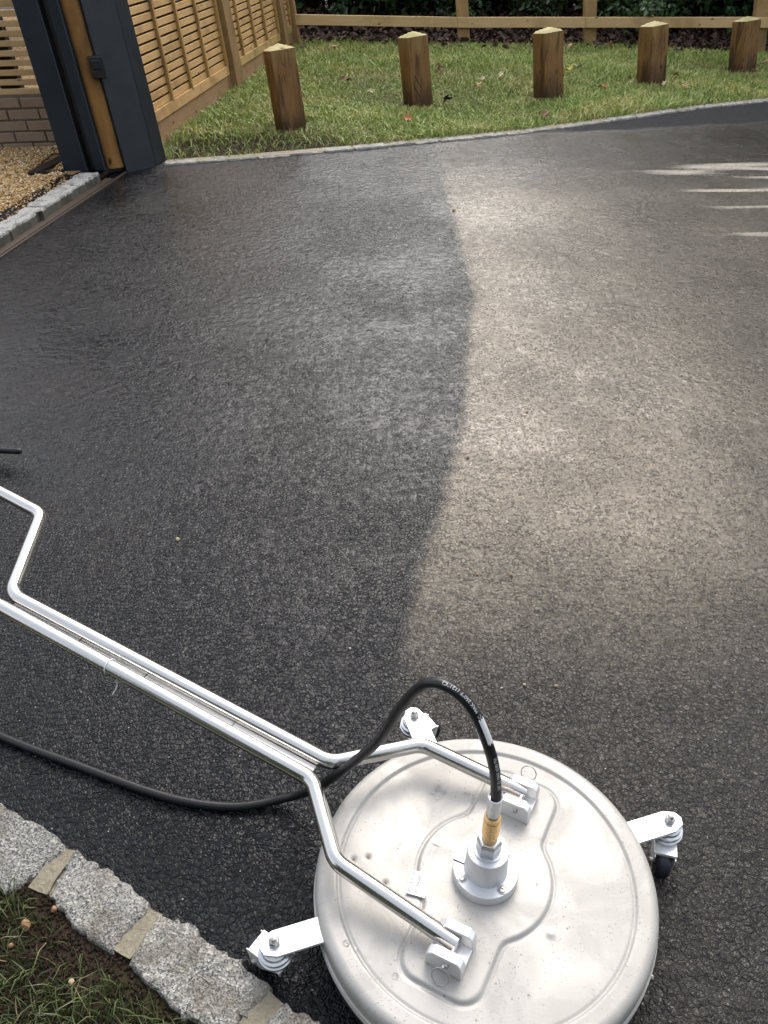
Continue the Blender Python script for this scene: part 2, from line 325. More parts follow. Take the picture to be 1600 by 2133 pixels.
# cleaner frame of reference: centre, handle direction (d), pivot axis (ax)
C0 = Vector((.178, .78, 0)); AX = Vector((.463, .887, 0)).normalized(); DD = Vector((-.887, .463, 0)).normalized()
def CS(s, t, z): return C0 + DD * s + AX * t + Z * z
DENTS = [(-.233, .030), (-.207, .034), (-.220, -.002), (-.176, -.014)]
MT = dict(
    asphalt=mat_asphalt(), granite=mat_granite('grey_granite'), granite_far=mat_granite('pale_granite_setts', (.30, .29, .25), (.46, .44, .39), .16, .2),
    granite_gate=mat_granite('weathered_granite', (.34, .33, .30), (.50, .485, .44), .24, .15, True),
    mortar=mat_plain('buff_mortar', (.25, .22, .155), .9, var=.5, sc=130, bump=1.0),
    lid=mat_lid(), tube=mat_plain('polished_stainless', (.60, .585, .555), .20, 1, var=.10, sc=20),
    alu=mat_plain('cast_aluminium', (.78, .775, .765), .38, .75, var=.05, sc=50), alu_matte=mat_plain('grey_anodised_aluminium', (.62, .63, .64), .45, .55, var=.05, sc=80),
    whitemetal=mat_plain('bright_plate_steel', (.86, .86, .86), .30, .45, var=.03, sc=40), zinc=mat_plain('zinc_plate', (.55, .56, .56), .28, .85, var=.15, sc=90),
    brass=mat_plain('brass', (.66, .42, .17), .28, 1, var=.12, sc=90), bolt=mat_plain('bolt_steel', (.45, .44, .42), .3, .9, var=.2, sc=120),
    rubber=mat_plain('black_rubber', (.012, .012, .013), .42, 0, .4, var=.35, sc=60, bump=.15), wheel=mat_plain('dark_wheel_rubber', (.018, .020, .028), .45, 0, .4, var=.2, sc=40),
    print=mat_plain('white_print', (.75, .75, .74), .6, var=.1), paper=mat_plain('torn_white_paper', (.80, .80, .80), .7, var=.06, sc=90, bump=.3),
    ink=mat_plain('grey_ink', (.05, .05, .06), .7, var=.1), bristle=mat_plain('black_bristle', (.015, .015, .015), .7, var=.3, sc=200, bump=.6),
    slat=mat_wood('pressure_treated_slat', (.42, .245, .090), (.62, .40, .175), 1, .3), rail=mat_wood('pale_fence_rail', (.48, .315, .135), (.66, .475, .25), 0, .25),
    batten=mat_wood('treated_batten', (.33, .19, .06), (.48, .30, .11), 2, .3), post=mat_wood('treated_post', (.19, .105, .042), (.32, .195, .085), 2, .35, .15),
    railpost=mat_wood('rail_post', (.30, .18, .07), (.46, .30, .13), 2, .3, .1), gboard=mat_wood('gravel_board', (.23, .135, .065), (.36, .22, .11), 1, .35, .15),
    mossrail=mat_wood('mossy_rail', (.36, .22, .08), (.52, .35, .14), 1, .3, .75), bollard=mat_bollard(),
    endgrain=mat_wood('weathered_bollard_top', (.40, .31, .12), (.62, .54, .30), 0, .2, .45, .8, .6, (.25, .28, .06)), gatewood=mat_wood('gate_timber', (.17, .078, .018), (.36, .185, .050), 2, .4),
    grey=mat_plain('slate_grey_paint', (.0100, .0160, .0220), .42, 0, .4, var=.12, sc=14, bump=.05), steel=mat_plain('black_gate_steel', (.012, .013, .015), .45, .2, .4, var=.3, sc=30),
    plastic=mat_plain('black_plastic', (.010, .010, .011), .4, var=.2), brick=mat_brick('grey_brown_brick', (.21, .15, .10), (.34, .26, .185)),
    brickj=mat_plain('dark_mortar', (.16, .12, .085), .95, var=.3, bump=.5), soil=mat_ground('dark_soil', (.022, .014, .009), (.062, .041, .027), (.035, .030, .013), 34),
    lawn=mat_ground('lawn_soil', (.045, .045, .016), (.085, .085, .030), (.075, .105, .022), 40), litter=mat_ground('leaf_litter_soil', (.012, .008, .006), (.035, .022, .015), (.02, .013, .009), 20),
    mud=mat_ground('brown_mud', (.045, .032, .020), (.105, .080, .052), (.065, .055, .026), 30),
    gravelb=mat_ground('gravel_bed', (.20, .12, .05), (.45, .30, .14), (.30, .19, .09), 60, 1, .02),
    grass=mat_grass('grass_blades', (.15, .24, .032), (.38, .45, .12), (.52, .48, .17)), grassdry=mat_leaf('dry_grass', (.22, .21, .07), (.42, .37, .15), .6),
    verge=mat_leaf('verge_grass', (.030, .058, .012), (.115, .140, .045), .45), straw=mat_leaf('straw_grass', (.14, .12, .05), (.30, .25, .12), .6),
    leafA=mat_leaf('dark_evergreen_leaf', (.014, .038, .014), (.050, .095, .032), .3), leafB=mat_leaf('mid_green_leaf', (.035, .075, .026), (.120, .175, .070), .35),
    leafC=mat_leaf('pale_laurel_leaf', (.09, .17, .05), (.17, .27, .10), .35), leafT=mat_leaf('tree_leaf', (.018, .035, .010), (.060, .080, .022), .5),
    bark=mat_wood('dark_bark', (.025, .018, .012), (.07, .055, .04), 2, .3), litterleaf=mat_leaf('litter_leaf', (.020, .012, .008), (.13, .070, .045), .7),
    leaf_tan=mat_plain('tan_leaf', (.42, .26, .12), .7, var=.25, sc=60), leaf_pale=mat_plain('pale_leaf', (.52, .44, .27), .7, var=.2, sc=60),
    leaf_orange=mat_plain('orange_leaf', (.42, .16, .06), .7, var=.25, sc=60), leaf_red=mat_plain('red_brown_leaf', (.17, .055, .03), .7, var=.25, sc=60),
    leaf_dark=mat_plain('blackened_leaf', (.020, .014, .012), .6, var=.3, sc=60), leaf_yellow=mat_plain('yellow_leaf', (.62, .52, .12), .6, var=.15, sc=60),
    stone_orange=mat_plain('orange_gravel_stone', (.32, .175, .085), .7, var=.3, sc=120), stone_cream=mat_plain('cream_gravel_stone', (.55, .44, .26), .7, var=.2, sc=120), stone_white=mat_plain('white_gravel_stone', (.72, .70, .66), .6, var=.1, sc=120),
    rust=mat_plain('rusty_track_steel', (.085, .060, .042), .6, .3, var=.4, sc=40, bump=.3),
)
M = Mat('gravel_stones', rough=.65, spec=.3); g = M.n('NewGeometry')
M.set('Base Color', M.ramp(g.outputs['Random Per Island'], [(0, (.26, .13, .05)), (.35, (.48, .28, .11)), (.7, (.62, .43, .20)), (1, (.75, .64, .42))])); MT['gravel'] = M.m
M = Mat('clear_water', (1, 1, 1), .02); M.set('Transmission Weight', 1.0); M.set('IOR', 1.33); MT['water'] = M.m

# ================================================================== ground
def sheet(name, poly, z, mat, kind='structure', label=None):
    o = MB().add([(x, y, z) for x, y in poly], [tuple(range(len(poly)))]).build(name, mat); return tag(o, kind=kind, label=label)
sheet('ground', [(-80, -80), (80, -80), (80, 80), (-80, 80)], -.06, MT['soil'])
sheet('driveway', [(.55, .17), (3, -1.4), (14, -1.4), (14, 13.1), (3.563, 8.40), (2.789, 8.05), (2.042, 7.61), (1.157, 7.13), (.754, 6.945), (.37, 6.80), (-.18, 6.575), (-.702, 6.39), (-1.102, 6.25), (-1.539, 6.115), (-1.70, 6.3), (-1.80, 6.3), (-2.046, 4.33), (-2.33, 2.30), (-2.6, 2.10), (-.777, .981)], 0, MT['asphalt'])
KP = [(-1.55, 6.10), (-1.102, 6.229), (-.702, 6.367), (-.18, 6.554), (.37, 6.782), (.754, 6.925), (1.157, 7.107), (2.042, 7.592), (2.789, 8.032), (3.563, 8.38), (6.0, 9.5)]
sheet('lawn', [(x, y + .05) for x, y in KP] + [(14, 13), (14, 12.0), (4.6, 12.0), (-1.1, 12.6), (-1.85, 12.0), (-1.85, 6.2)], .002, MT['lawn'])
sheet('hedge_bed', [(14, 11.9), (14, 22), (-9, 22), (-1.6, 12.2), (1.0, 12.1), (4.5, 11.6)], .004, MT['litter'])
KU = Vector((.852, -.523, 0)).normalized(); KN = Vector((-.523, -.852, 0)).normalized()
K0 = Vector((-.777, .981, 0))
sheet('verge', [tuple((K0 + KU * a + KN * b).xy) for a, b in ((-2.2, .06), (-2.2, 2.2), (2.4, 2.2), (2.4, .06))][::1], .022, MT['soil'])
sheet('gravel_ground', [(-2.30, 4.9), (-2.02, 5.9), (-2.02, 6.3), (-1.98, 9), (-1.9, 16), (-12, 16), (-12, 1.0), (-2.75, 1.0)], .036, MT['gravelb'])

# ------------------------------------------------------------------ far kerb of pale setts
def rough_stone(poly, z0, z1, sub, amp, seed, topamp=None):
    """stone block: polygon outline resampled, roughened sides, gently uneven top"""
    r = np.random.default_rng(seed); P = []
    n = len(poly)
    for i in range(n):
        a, b = Vector(poly[i]), Vector(poly[(i + 1) % n]); m = max(1, int((b - a).length / sub))
        P += [a.lerp(b, j / m) for j in range(m)]
    P = [Vector((p.x, p.y, 0)) for p in P]; c = sum(P, Vector()) / len(P)
    P = [p + Vector((r.normal() * amp, r.normal() * amp, 0)) for p in P]
    rings = []; ta = topamp if topamp is not None else amp
    for k, (f, z) in enumerate(((1.0, z0), (1.0, z1 - .5 * (z1 - z0) * .3), (.985, z1 - .004), (.93, z1), (.72, z1), (.45, z1), (.2, z1))):
        rings.append([c + (p - c) * f + Z * (z + (r.normal() * ta if k > 1 else 0)) for p in P])
    m = len(P); vs = [v for q in rings for v in q] + [c + Z * z1]; fs = []
    for k in range(len(rings) - 1):
        for i in range(m): fs.append((k * m + i, k * m + (i + 1) % m, (k + 1) * m + (i + 1) % m, (k + 1) * m + i))
    k = len(rings) - 1
    for i in range(m): fs.append((k * m + i, k * m + (i + 1) % m, len(vs) - 1))
    a = sum((P[i].x * P[(i + 1) % m].y - P[(i + 1) % m].x * P[i].y) for i in range(m))
    if a < 0: fs = [f[::-1] for f in fs]
    return MB().add(vs, fs)
kerb = thing('lawn_kerb', (0, 7, 0), 'thin line of pale granite setts edging the lawn opposite', 'kerb')
MB().add([(x, y - .0 + o_, -.01) for o_ in (0, .13) for x, y in KP] + [(x, y + o_, .011) for o_ in (0.006, .12) for x, y in KP],
         [(22 + i, 23 + i, 34 + i, 33 + i) for i in range(10)] + [(i, i + 1, 23 + i, 22 + i) for i in range(10)]).build('bedding_mortar', MT['mortar'], kerb)
cum = [0]
for a, b in zip(KP, KP[1:]): cum.append(cum[-1] + math.dist(a, b))
def kpt(s):
    for i in range(len(KP) - 1):
        if s <= cum[i + 1] or i == len(KP) - 2:
            t = (s - cum[i]) / (cum[i + 1] - cum[i]); return Vector((KP[i][0] + (KP[i + 1][0] - KP[i][0]) * t, KP[i][1] + (KP[i + 1][1] - KP[i][1]) * t, 0))
s = 0.0; i = 0
while s < 7.5:
    L = random.uniform(.2, .33); a, b = kpt(s + .008), kpt(s + L - .008); d_ = (b - a).normalized(); n_ = Vector((-d_.y, d_.x, 0)); j = random.uniform(-.010, .010)
    rough_stone([a + n_ * (-.012 + j), b + n_ * (-.012 + j), b + n_ * .070, a + n_ * .070], -.02, .012 + random.uniform(-.004, .004), .035, .004, 100 + i, .002).build('sett', MT['granite_far'], kerb, smooth=50)
    s += L; i += 1

# ------------------------------------------------------------------ near kerb
nk = thing('granite_kerb', (-.4, .7, 0), 'wide rough granite kerb stones with buff mortar joints, bottom left corner', 'kerb')
def kp(a, b): return K0 + KU * a + KN * b
stones = [
    [(-.777 - .30, .981 + .184), (-.777, .981), (-.677, .928), (-.616, .893), (-.622, .872), (-.668, .812), (-.70, .80), (-.90, .93), (-1.14, 1.07)],
    [(-.594, .880), (-.545, .851), (-.480, .812), (-.431, .778), (-.430, .760), (-.474, .688), (-.54, .722), (-.616, .786)],
    [(-.402, .757), (-.335, .730), (-.30, .700), (-.247, .672), (-.192, .626), (-.255, .548), (-.34, .592), (-.445, .668)],
    [(-.165, .608), (-.097, .570), (.02, .50), (.08, .455), (.02, .355), (-.06, .40), (-.228, .532)],
    [(.10, .440), (.30, .318), (.24, .215), (.04, .34)]]
for i, p in enumerate(stones):
    rough_stone([(x, y, 0) for x, y in p], -.03, .035, .010, .0028, 20 + i, .0011).build('kerb_stone', MT['granite'], nk, smooth=60)
MB().obox(kp(-.45, .006) - Z * .03, KU * 1.95, KN * .072, Z * .0545).build('mortar_bed', MT['mortar'], nk)
for a, b in (((-.612, .886), (-.645, .79)), ((-.417, .764), (-.461, .676)), ((-.181, .616), (-.242, .538)), ((.09, .45), (.03, .348))):
    a, b = Vector((*a, 0)), Vector((*b, 0)); b = a.lerp(b, .90); d_ = (b - a).normalized(); n_ = Vector((-d_.y, d_.x, 0))
    m = MB(); P = []
    for q in range(9):
        c = a.lerp(b, q / 8); wdt = .0195 + random.uniform(-.0012, .0012); P.append((c - n_ * wdt, c, c + n_ * wdt))
    vs = [v + Z * ((.0275 if k == 1 else .030) + random.uniform(-.0018, .0018)) for p in P for k, v in enumerate(p)] + [v + Z * -.03 for p in P for v in (p[0], p[2])]
    fs = [(3 * q + k, 3 * q + k + 1, 3 * q + 4 + k, 3 * q + 3 + k) for q in range(8) for k in (0, 1)] + [(0, 27, 28, 2), (0, 1, 2)]
    m.add(vs, fs).build('mortar_joint', MT['mortar'], nk, smooth=60)

# ------------------------------------------------------------------ gate threshold: setts, rusty track, drains
th = thing('threshold_kerb', (-2.0, 5.2, 0), 'raised rough granite sett row across the gateway', 'kerb')
TA = Vector((.16, 1.147, 0)).normalized(); TN = Vector((-TA.y, TA.x, 0))
T0 = Vector((-2.033, 4.542, 0))       # front top edge
s = -2.2; i = 0
while s < 1.05:
    L = random.uniform(.38, .52)
    if s + L > 1.13: L = 1.13 - s
    a, b = T0 + TA * (s + .006), T0 + TA * (s + L - .006)
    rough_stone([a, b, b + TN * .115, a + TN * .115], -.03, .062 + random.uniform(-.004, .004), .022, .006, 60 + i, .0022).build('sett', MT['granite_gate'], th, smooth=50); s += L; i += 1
MB().obox(T0 + TA * -2.2 + TN * .012 - Z * .03, TA * 3.3, TN * .09, Z * .07).build('bedding_mortar', MT['mortar'], th)
tr = thing('gate_track', (-1.9, 5.2, 0), 'rusty steel sliding gate track set beside the tarmac edge', 'track')
MB().obox(T0 + TA * -2.2 - TN * .050 - Z * .02, TA * 3.42, TN * .052, Z * .026).build('track_bed', MT['rust'], tr)
MB().obox(T0 + TA * -2.2 - TN * .066 - Z * .02, TA * 3.9, TN * .016, Z * .0225).build('groove', MT['steel'], tr)
MB().obox(T0 + TA * -2.2 - TN * .076 - Z * .02, TA * 3.9, TN * .010, Z * .028).build('track_rail', MT['rust'], tr)
dr = thing('channel_drain', (-2.2, 5.3, .03), 'black slotted channel drain between gravel and granite setts', 'drain')
e = T0 + TN * .125
MB().obox(e + TA * -2.2, TA * 3.32, TN * .10, Z * .044).build('channel_body', MT['plastic'], dr)
MB().obox(e + TA * -2.2 + TN * .0, TA * 3.32, TN * .012, Z * .052).build('edge_rail', MT['steel'], dr)
MB().obox(e + TA * -2.2 + TN * .09, TA * 3.32, TN * .012, Z * .052).build('edge_rail', MT['steel'], dr)
bar = MB().obox(e + TA * .0 + TN * .014 + Z * .044, TA * .012, TN * .074, Z * .006).build('grate_bar', MT['steel'], dr)
for k in range(-20, 44):
    if k == 0: continue
    o = bar.copy(); S.collection.objects.link(o); o.location = TA * (k * .0255)
d2 = thing('drain_corner', (-2.3, 5.8, .03), 'black ribbed drain piece angled out beside the inner gate pillar', 'drain')
a, b = Vector((-2.36, 5.685, .04)), Vector((-2.30, 6.22, .04)); MB().prism([a, a + Vector((.055, .0, 0)), b + Vector((.10, -.12, 0)), b + Vector((0.02, 0, 0))], Z * .016).build('cover_plate', MT['plastic'], d2)
a, b = Vector((-2.345, 5.668, .04)), Vector((-2.13, 5.735, .04)); q = (b - a)
MB().obox(a, q, Vector((-.012, .05, 0)), Z * .010).build('channel_body', MT['plastic'], d2)
for k in range(13): MB().obox(a + q * (k / 13) + Z * .010, q / 26, Vector((-.012, .05, 0)), Z * .006).build('rib', MT['steel'], d2)

# ------------------------------------------------------------------ gate pillars and sliding gate
def post4(name, base, ux, uy, h, mat, parent=None, loc=None, bevel=.004, z0=0):
    return MB().obox(Vector(base) + UP * z0, ux, uy, UP * h).build(name, mat, parent, loc or base, bevel)
p = thing('gate_pillar', (-2.08, 5.88, .03), 'slate grey square gate pillar on the gravel side', 'pillar', 'gate pillars')
post4('shaft', (-2.150, 5.806, .0), Vector((.152, .012, 0)), Vector((-.012, .16, 0)), 2.1, MT['grey'], p)
p = thing('gate_pillar', (-1.68, 6.05, 0), 'slate grey gate pillar beside the lawn with a black sensor box', 'pillar', 'gate pillars')
post4('shaft', (-1.760, 5.906, -.01), Vector((.163, .168, 0)), Vector((-.12, .13, 0)), 2.1, MT['grey'], p)
post4('side_flange', (-1.597, 6.082, -.01), Vector((.040, .150, 0)), Vector((-.05, .02, 0)), 2.1, MT['grey'], p)
sb = MB().obox(Vector((-1.760, 5.906, 0)) + UP * .585 + Vector((-.035, -.055, 0)), Vector((.085, .030, 0)), Vector((-.02, .06, 0)), UP * .125).build('sensor_box', MT['plastic'], p, bevel=.005, seg=2)
MB().obox(Vector((-1.760, 5.906, 0)) + UP * .64 + Vector((-.02, -.058, 0)), Vector((.05, .018, 0)), Vector((.003, -.006, 0)), UP * .05).build('lens', MT['steel'], sb, bevel=.003)
gt = thing('sliding_gate', (-1.9, 6.0, .03), 'open sliding gate edge, warm timber board in black steel between pillars', 'gate')
gd = Vector((.10, .995, 0)).normalized()
MB().obox(Vector((-1.985, 5.86, .03)), Vector((.03, -.002, 0)), gd * .03, UP * 2.0).build('frame_edge', MT['steel'], gt, bevel=.003)
MB().obox(Vector((-1.955, 5.835, .03)), Vector((.070, .005, 0)), gd * 2.2, UP * 2.0).build('steel_frame', MT['grey'], gt, bevel=.004)
MB().obox(Vector((-2.0, 5.95, .03)), Vector((.05, 0, 0)), gd * 2.2, UP * 2.0).build('back_panel', MT['steel'], gt)
tb = []
for k in range(13):      # rounded timber leading edge
    a = math.pi * (k / 12); tb.append(Vector((-1.838, 5.925, .035)) + Vector((-.055, -.030, 0)) * math.cos(a) + Vector((.02, -.045, 0)) * math.sin(a) * .9)
tb += [Vector((-1.77, 6.6, .035)), Vector((-1.86, 6.6, .035))]
MB().prism(tb, UP * 2.0).build('timber_board', MT['gatewood'], gt, smooth=40)
MB().obox(Vector((-1.885, 5.90, .004)), Vector((.11, .06, 0)), gd * .5, UP * .028).build('bottom_roller_guide', MT['steel'], gt)

# ------------------------------------------------------------------ slatted fence along the lawn
FB = Vector((-1.6889, 6.7551, 0)); FD = Vector((.10194, .99479, 0)).normalized(); FN = FD.cross(UP).normalized()
def FP(s, h, o=0.0): return FB + FD * s + UP * h + FN * o
fn = thing('slat_fence', FB + FD * 2.0, 'tall horizontal slat fence of treated timber running back from the pillar', 'fence')
def fbox(name, s0, s1, h0, h1, o0, o1, mat, parent, bevel=.002): return MB().obox(FP(s0, h0, o0), FD * (s1 - s0), FN * (o1 - o0), UP * (h1 - h0)).build(name, mat, parent, bevel=bevel)
for (s0, s1, bats, mr) in ((-.45, 2.06, (.37, .89, 1.42), 'rail'), (2.44, 4.49, (2.72, 3.29, 3.84), 'mossrail'), (4.86, 5.22, (), 'mossrail')):
    fbox('gravel_board', s0, s1 + .02, -.03, .16, -.02, .012, MT['gboard'], fn)
    pn = fbox('panel', s0, s1, .160, .236, -.025, .022, MT['slat' if mr == 'rail' else mr], fn)     # bottom rail carries the slats
    first = None
    for k in range(24):
        h = .240 + k * .0615
        if first is None or k % 6 == 0:
            sl = MB().obox(FP(s0 + .01, h, -.016), FD * (s1 - s0 - .02), FN * .017 - UP * .002, UP * .0465).build('slat', MT['slat'], pn, bevel=.002); first = sl; k0 = k
        else:
            sl = first.copy(); S.collection.objects.link(sl); sl.location = UP * ((k - k0) * .0615 + random.uniform(-.0015, .0015)) + FN * random.uniform(-.002, .002)
    for b_ in bats: fbox('batten', b_ - .016, b_ + .016, .237, 1.76, .003, .026, MT['batten'], pn)
    fbox('batten', s1 - .045, s1 - .004, .237, 1.76, .003, .030, MT['batten'], pn)
    fbox('batten', s0 + .004, s0 + .045, .237, 1.76, .003, .030, MT['batten'], pn)
    fbox('backing', s0, s1, .20, 1.78, -.040, -.034, MT['steel'], pn, 0)
    fbox('top_rail', s0, s1, 1.72, 1.80, -.03, .032, MT['slat'], pn)
for s0, s1, o1 in ((2.08, 2.43, .075), (4.51, 4.85, .075), (5.24, 5.42, .075)):
    post4('post', FP(s0, -.03, -.04), FD * .10, FN * (.04 + o1), 1.9, MT['post'], fn)
    if s1 - s0 > .2: post4('repair_spur', FP(s0 + .10, -.03, -.04), FD * (s1 - s0 - .11), FN * (.04 + .052), 1.9, MT['post'], fn)

# ------------------------------------------------------------------ post and rail fence at the back of the lawn
rf = thing('rail_fence', (1.0, 12.2, 0), 'post and rail fence of pale timber at the back of the lawn', 'fence')
RP = [(Vector((-1.10, 11.96, 0)), .239, .354), (Vector((1.051, 12.222, 0)), .185, .302), (Vector((2.654, 12.046, 0)), .204, .320), (Vector((4.517, 11.232, 0)), .291, .400), (Vector((6.6, 10.35, 0)), .36, .47)]
for i, (b, h0, h1) in enumerate(RP):
    wd = .155
    if i == 0: post4('post', b + Vector((-.13, .02, -.03)), Vector((.15, -.02, 0)), Vector((.02, .12, 0)), 1.35, MT['railpost'], rf)
    else: post4('post', b + Vector((-wd / 2, 0, -.03)), Vector((wd, 0, 0)), Vector((0, .12, 0)), 1.35, MT['railpost'], rf)
for (a, a0, a1), (b, b0, b1) in zip(RP, RP[1:]):
    a_ = a + Vector((-.08, -.05, 0)); b_ = b + Vector((-.082, -.05, 0)); m = MB(); t = Vector((0, .045, 0))
    if a is RP[0][0]: a_ = a + Vector((0, -.0, 0))
    vs = [a_ + UP * a0, b_ + UP * b0, b_ + UP * b1, a_ + UP * a1]; vs += [v + t for v in vs]
    m.add(vs, [(0, 1, 2, 3), (7, 6, 5, 4), (0, 4, 5, 1), (1, 5, 6, 2), (2, 6, 7, 3), (3, 7, 4, 0)]).build('rail', MT['rail'], rf, bevel=.004)

# ------------------------------------------------------------------ bollards
BN = ['first', 'second', 'third', 'fourth', 'fifth']
BC = [(-.799, 7.09, .578), (.268, 8.10, .548), (1.500, 8.37, .551), (2.640, 9.055, .530), (3.835, 9.865, .490)]
BL = ['knotty brown timber bollard nearest the slat fence, in bare muddy soil', 'brown timber bollard, second along from the slat fence, pale pointed top',
      'middle brown timber bollard of five with mossy domed top', 'brown timber bollard, fourth along from the slat fence, before leaning shrub sprig', 'brown timber bollard farthest from the slat fence, at right edge of lawn']
for i, (x, y, h) in enumerate(BC):
    ph = math.radians(25); a = .203; ex = Vector((math.cos(ph), math.sin(ph), 0)) * a; ey = Vector((-math.sin(ph), math.cos(ph), 0)) * a
    ex -= UP * ex.dot(UP); ey -= UP * ey.dot(UP); b = Vector((x, y, -.03)); t = thing('timber_bollard', (x, y, 0), BL[i], 'bollard', 'timber bollards along the lawn')
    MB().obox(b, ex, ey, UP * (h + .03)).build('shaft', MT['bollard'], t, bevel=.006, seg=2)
    top = b + UP * (h + .031); n = 8; vs = []; fs = []
    for iy in range(n + 1):
        for ix in range(n + 1):
            u, v_ = ix / n, iy / n; q = 1 - max(abs(u - .5), abs(v_ - .5)) * 2
            vs.append(top + ex * (u * 1.012 - .006) + ey * (v_ * 1.012 - .006) + UP * (.040 * q ** (.85 if i != 2 else .6) + (random.uniform(-.0015, .0015) if q > 0 else 0)))
    for iy in range(n):
        for ix in range(n): k = iy * (n + 1) + ix; fs.append((k, k + 1, k + n + 2, k + n + 1))
    MB().add(vs, fs).build('weathered_cap', MT['endgrain'], t, smooth=25)

# ------------------------------------------------------------------ brick wall and slat screen beyond the gate
W0 = Vector((-2.803, 6.393, .03)); WD = Vector((.398, .058, 0)).normalized(); WN = WD.cross(UP).normalized()
def WP(s, h, o=0): return W0 + WD * s + UP * h + WN * o
bw = thing('brick_wall', W0, 'low grey brown brick wall on the gravel beyond the gate', 'wall')
MB().obox(WP(-1.5, -.02, -.20), WD * 2.2, WN * .194, UP * .385).build('mortar_core', MT['brickj'], bw)
bk = {}
for c in range(5):
    for k in range(-7, 4):
        L = .208; s0 = k * .218 + (.109 if c % 2 else 0) + .03
        if s0 + L > .7: continue
        h0 = -.02 + c * .0745; L2 = L
        v_ = random.randrange(4); oo = random.uniform(-.003, .003)
        MB().obox(WP(s0, h0 + random.uniform(-.002, .002), -.05), WD * L2, WN * (.056 + oo), UP * .064).build('brick', MT['brick'], bw, bevel=.005)
sc_ = thing('slat_screen', WP(0, .37), 'open slat screen of pale timber standing on the brick wall', 'screen')
first = None
for k in range(16):
    if first is None: first = MB().obox(WP(-1.5, .362, -.075), WD * 2.2, WN * .05, UP * .038).build('slat', MT['rail'], sc_, bevel=.003)
    else:
        o = first.copy(); S.collection.objects.link(o); o.location = UP * (k * .0598)
for s_ in (-.95, .12): MB().obox(WP(s_, .36, -.20), WD * .14, WN * .115, UP * .98).build('post', MT['steel'], sc_)

# ================================================================== surface cleaner
sc = thing('surface_cleaner', C0, 'round stainless surface cleaner with twin tube handle and casters on wet tarmac', 'surface cleaner')
def sdf_box(s, t, a, b, r):
    qs, qt = np.abs(s) - a + r, np.abs(t) - b + r
    return np.hypot(np.maximum(qs, 0), np.maximum(qt, 0)) + np.minimum(np.maximum(qs, qt), 0) - r
NA, RR = 420, np.concatenate([np.linspace(0, .283, 120), .283 + .017 * np.sin(np.linspace(0, math.pi / 2, 9)[1:])])
A = np.linspace(0, 2 * math.pi, NA, endpoint=False); rr, aa = np.meshgrid(RR, A, indexing='ij')
x = rr * np.cos(aa); y = rr * np.sin(aa); s_ = x * DD.x + y * DD.y; t_ = x * AX.x + y * AX.y
sd1 = np.hypot(s_, t_) - .117; sd2 = sdf_box(s_, t_, .069, .215, .035); k = .012
hh = np.clip(.5 + .5 * (sd2 - sd1) / k, 0, 1); sdm = sd2 * (1 - hh) + sd1 * hh - k * hh * (1 - hh)
ss = lambda e0, e1, q: (lambda c: c * c * (3 - 2 * c))(np.clip((q - e0) / (e1 - e0), 0, 1))
z = .118 + .0045 * (1 - ss(-.003, .004, sdm)) - .0022 * np.exp(-((sdm - .004) / .0028) ** 2)
z += .0035 * ss(.2575, .264, rr) - .002 * np.exp(-((rr - .2585) / .0026) ** 2)
for (dx, dy) in DENTS: z -= .0042 * np.exp(-(((x - dx) ** 2 + (y - dy) ** 2) / .0042 ** 2))
z += .003 * np.exp(-(((x - .10) ** 2 + (y + .104) ** 2) / .006 ** 2)) + .0012 * np.sin(x * 21 + 1) * np.sin(y * 17) * ss(.3, .1, rr)
z -= .0012 * np.exp(-(((s_ - .10) / .006) ** 2)) * (np.abs(t_ + .04) < .05)
edge = rr > .283; z -= np.where(edge, .017 * (1 - np.sqrt(np.clip(1 - ((rr - .283) / .017) ** 2, 0, 1))), 0)
V = np.stack([x, y, z], -1).reshape(-1, 3); NR = len(RR); idx = np.arange(NR * NA).reshape(NR, NA)
F = np.stack([idx[:-1], idx[1:], np.roll(idx, -1, 1)[1:], np.roll(idx, -1, 1)[:-1]], -1).reshape(-1, 4)
lid = npmesh('lid', V, F, MT['lid'], sc, smooth=True)
MB().lathe(C0, [(.2985, .050), (.3005, .052), (.3005, .066), (.3035, .067), (.3035, .070), (.3010, .071), (.3010, .078), (.3035, .079), (.3035, .082), (.3002, .083), (.3001, .1045)], 160).build('skirt_band', MT['lid'], sc, smooth=35)
MB().lathe(C0, [(.286, .006), (.293, .006), (.295, .052), (.288, .052)], 120).build('brush_skirt', MT['bristle'], sc, smooth=35)
# swivel hub
hb = MB().lathe(C0, [(.0555, .1215), (.0575, .1235), (.0575, .1405), (.0563, .143), (.0385, .1432), (.0378, .1445), (.0358, .198), (.0345, .1995), (.021, .1997)], 72).build('swivel_hub', MT['alu_matte'], sc, smooth=30)
MB().obox(C0 + Vector((-.056, .0135, .1434)), Vector((.021, -.010, 0)), Vector((.0012, .0025, 0)), Z * .0004).build('index_mark', MT['ink'], hb)
for a in (205, 300, 32, 120):
    a = math.radians(a); c = C0 + Vector((math.cos(a) * .0475, math.sin(a) * .0475, 0))
    b_ = MB().lathe(c, [(.0082, .1431), (.0084, .1436), (.0074, .1440), (.0070, .1434), (.0058, .1434), (.0056, .1452), (.0048, .1456), (.0030, .1456), (.0028, .1438), (0, .1438)], 24).build('socket_screw', MT['bolt'], hb, smooth=30)
hx = MB(); n = 6
for (r0, h0), (r1, h1) in (((.0215, .199), (.0215, .203)), ((.0215, .203), (.0215, .226)), ((.0215, .226), (.0185, .232))): pass
hx.lathe(C0, [(.0222, .1995), (.0222, .226), (.0195, .2325), (.011, .2335)], 6).build('hex_adapter', MT['zinc'], sc, bevel=.0012, seg=2)
MB().lathe(C0, [(.0250, .1996), (.0250, .2022), (.021, .2028)], 40).build('washer', MT['zinc'], sc, smooth=30)
prof = [(.011, .231), (.0135, .234), (.0139, .2445)]
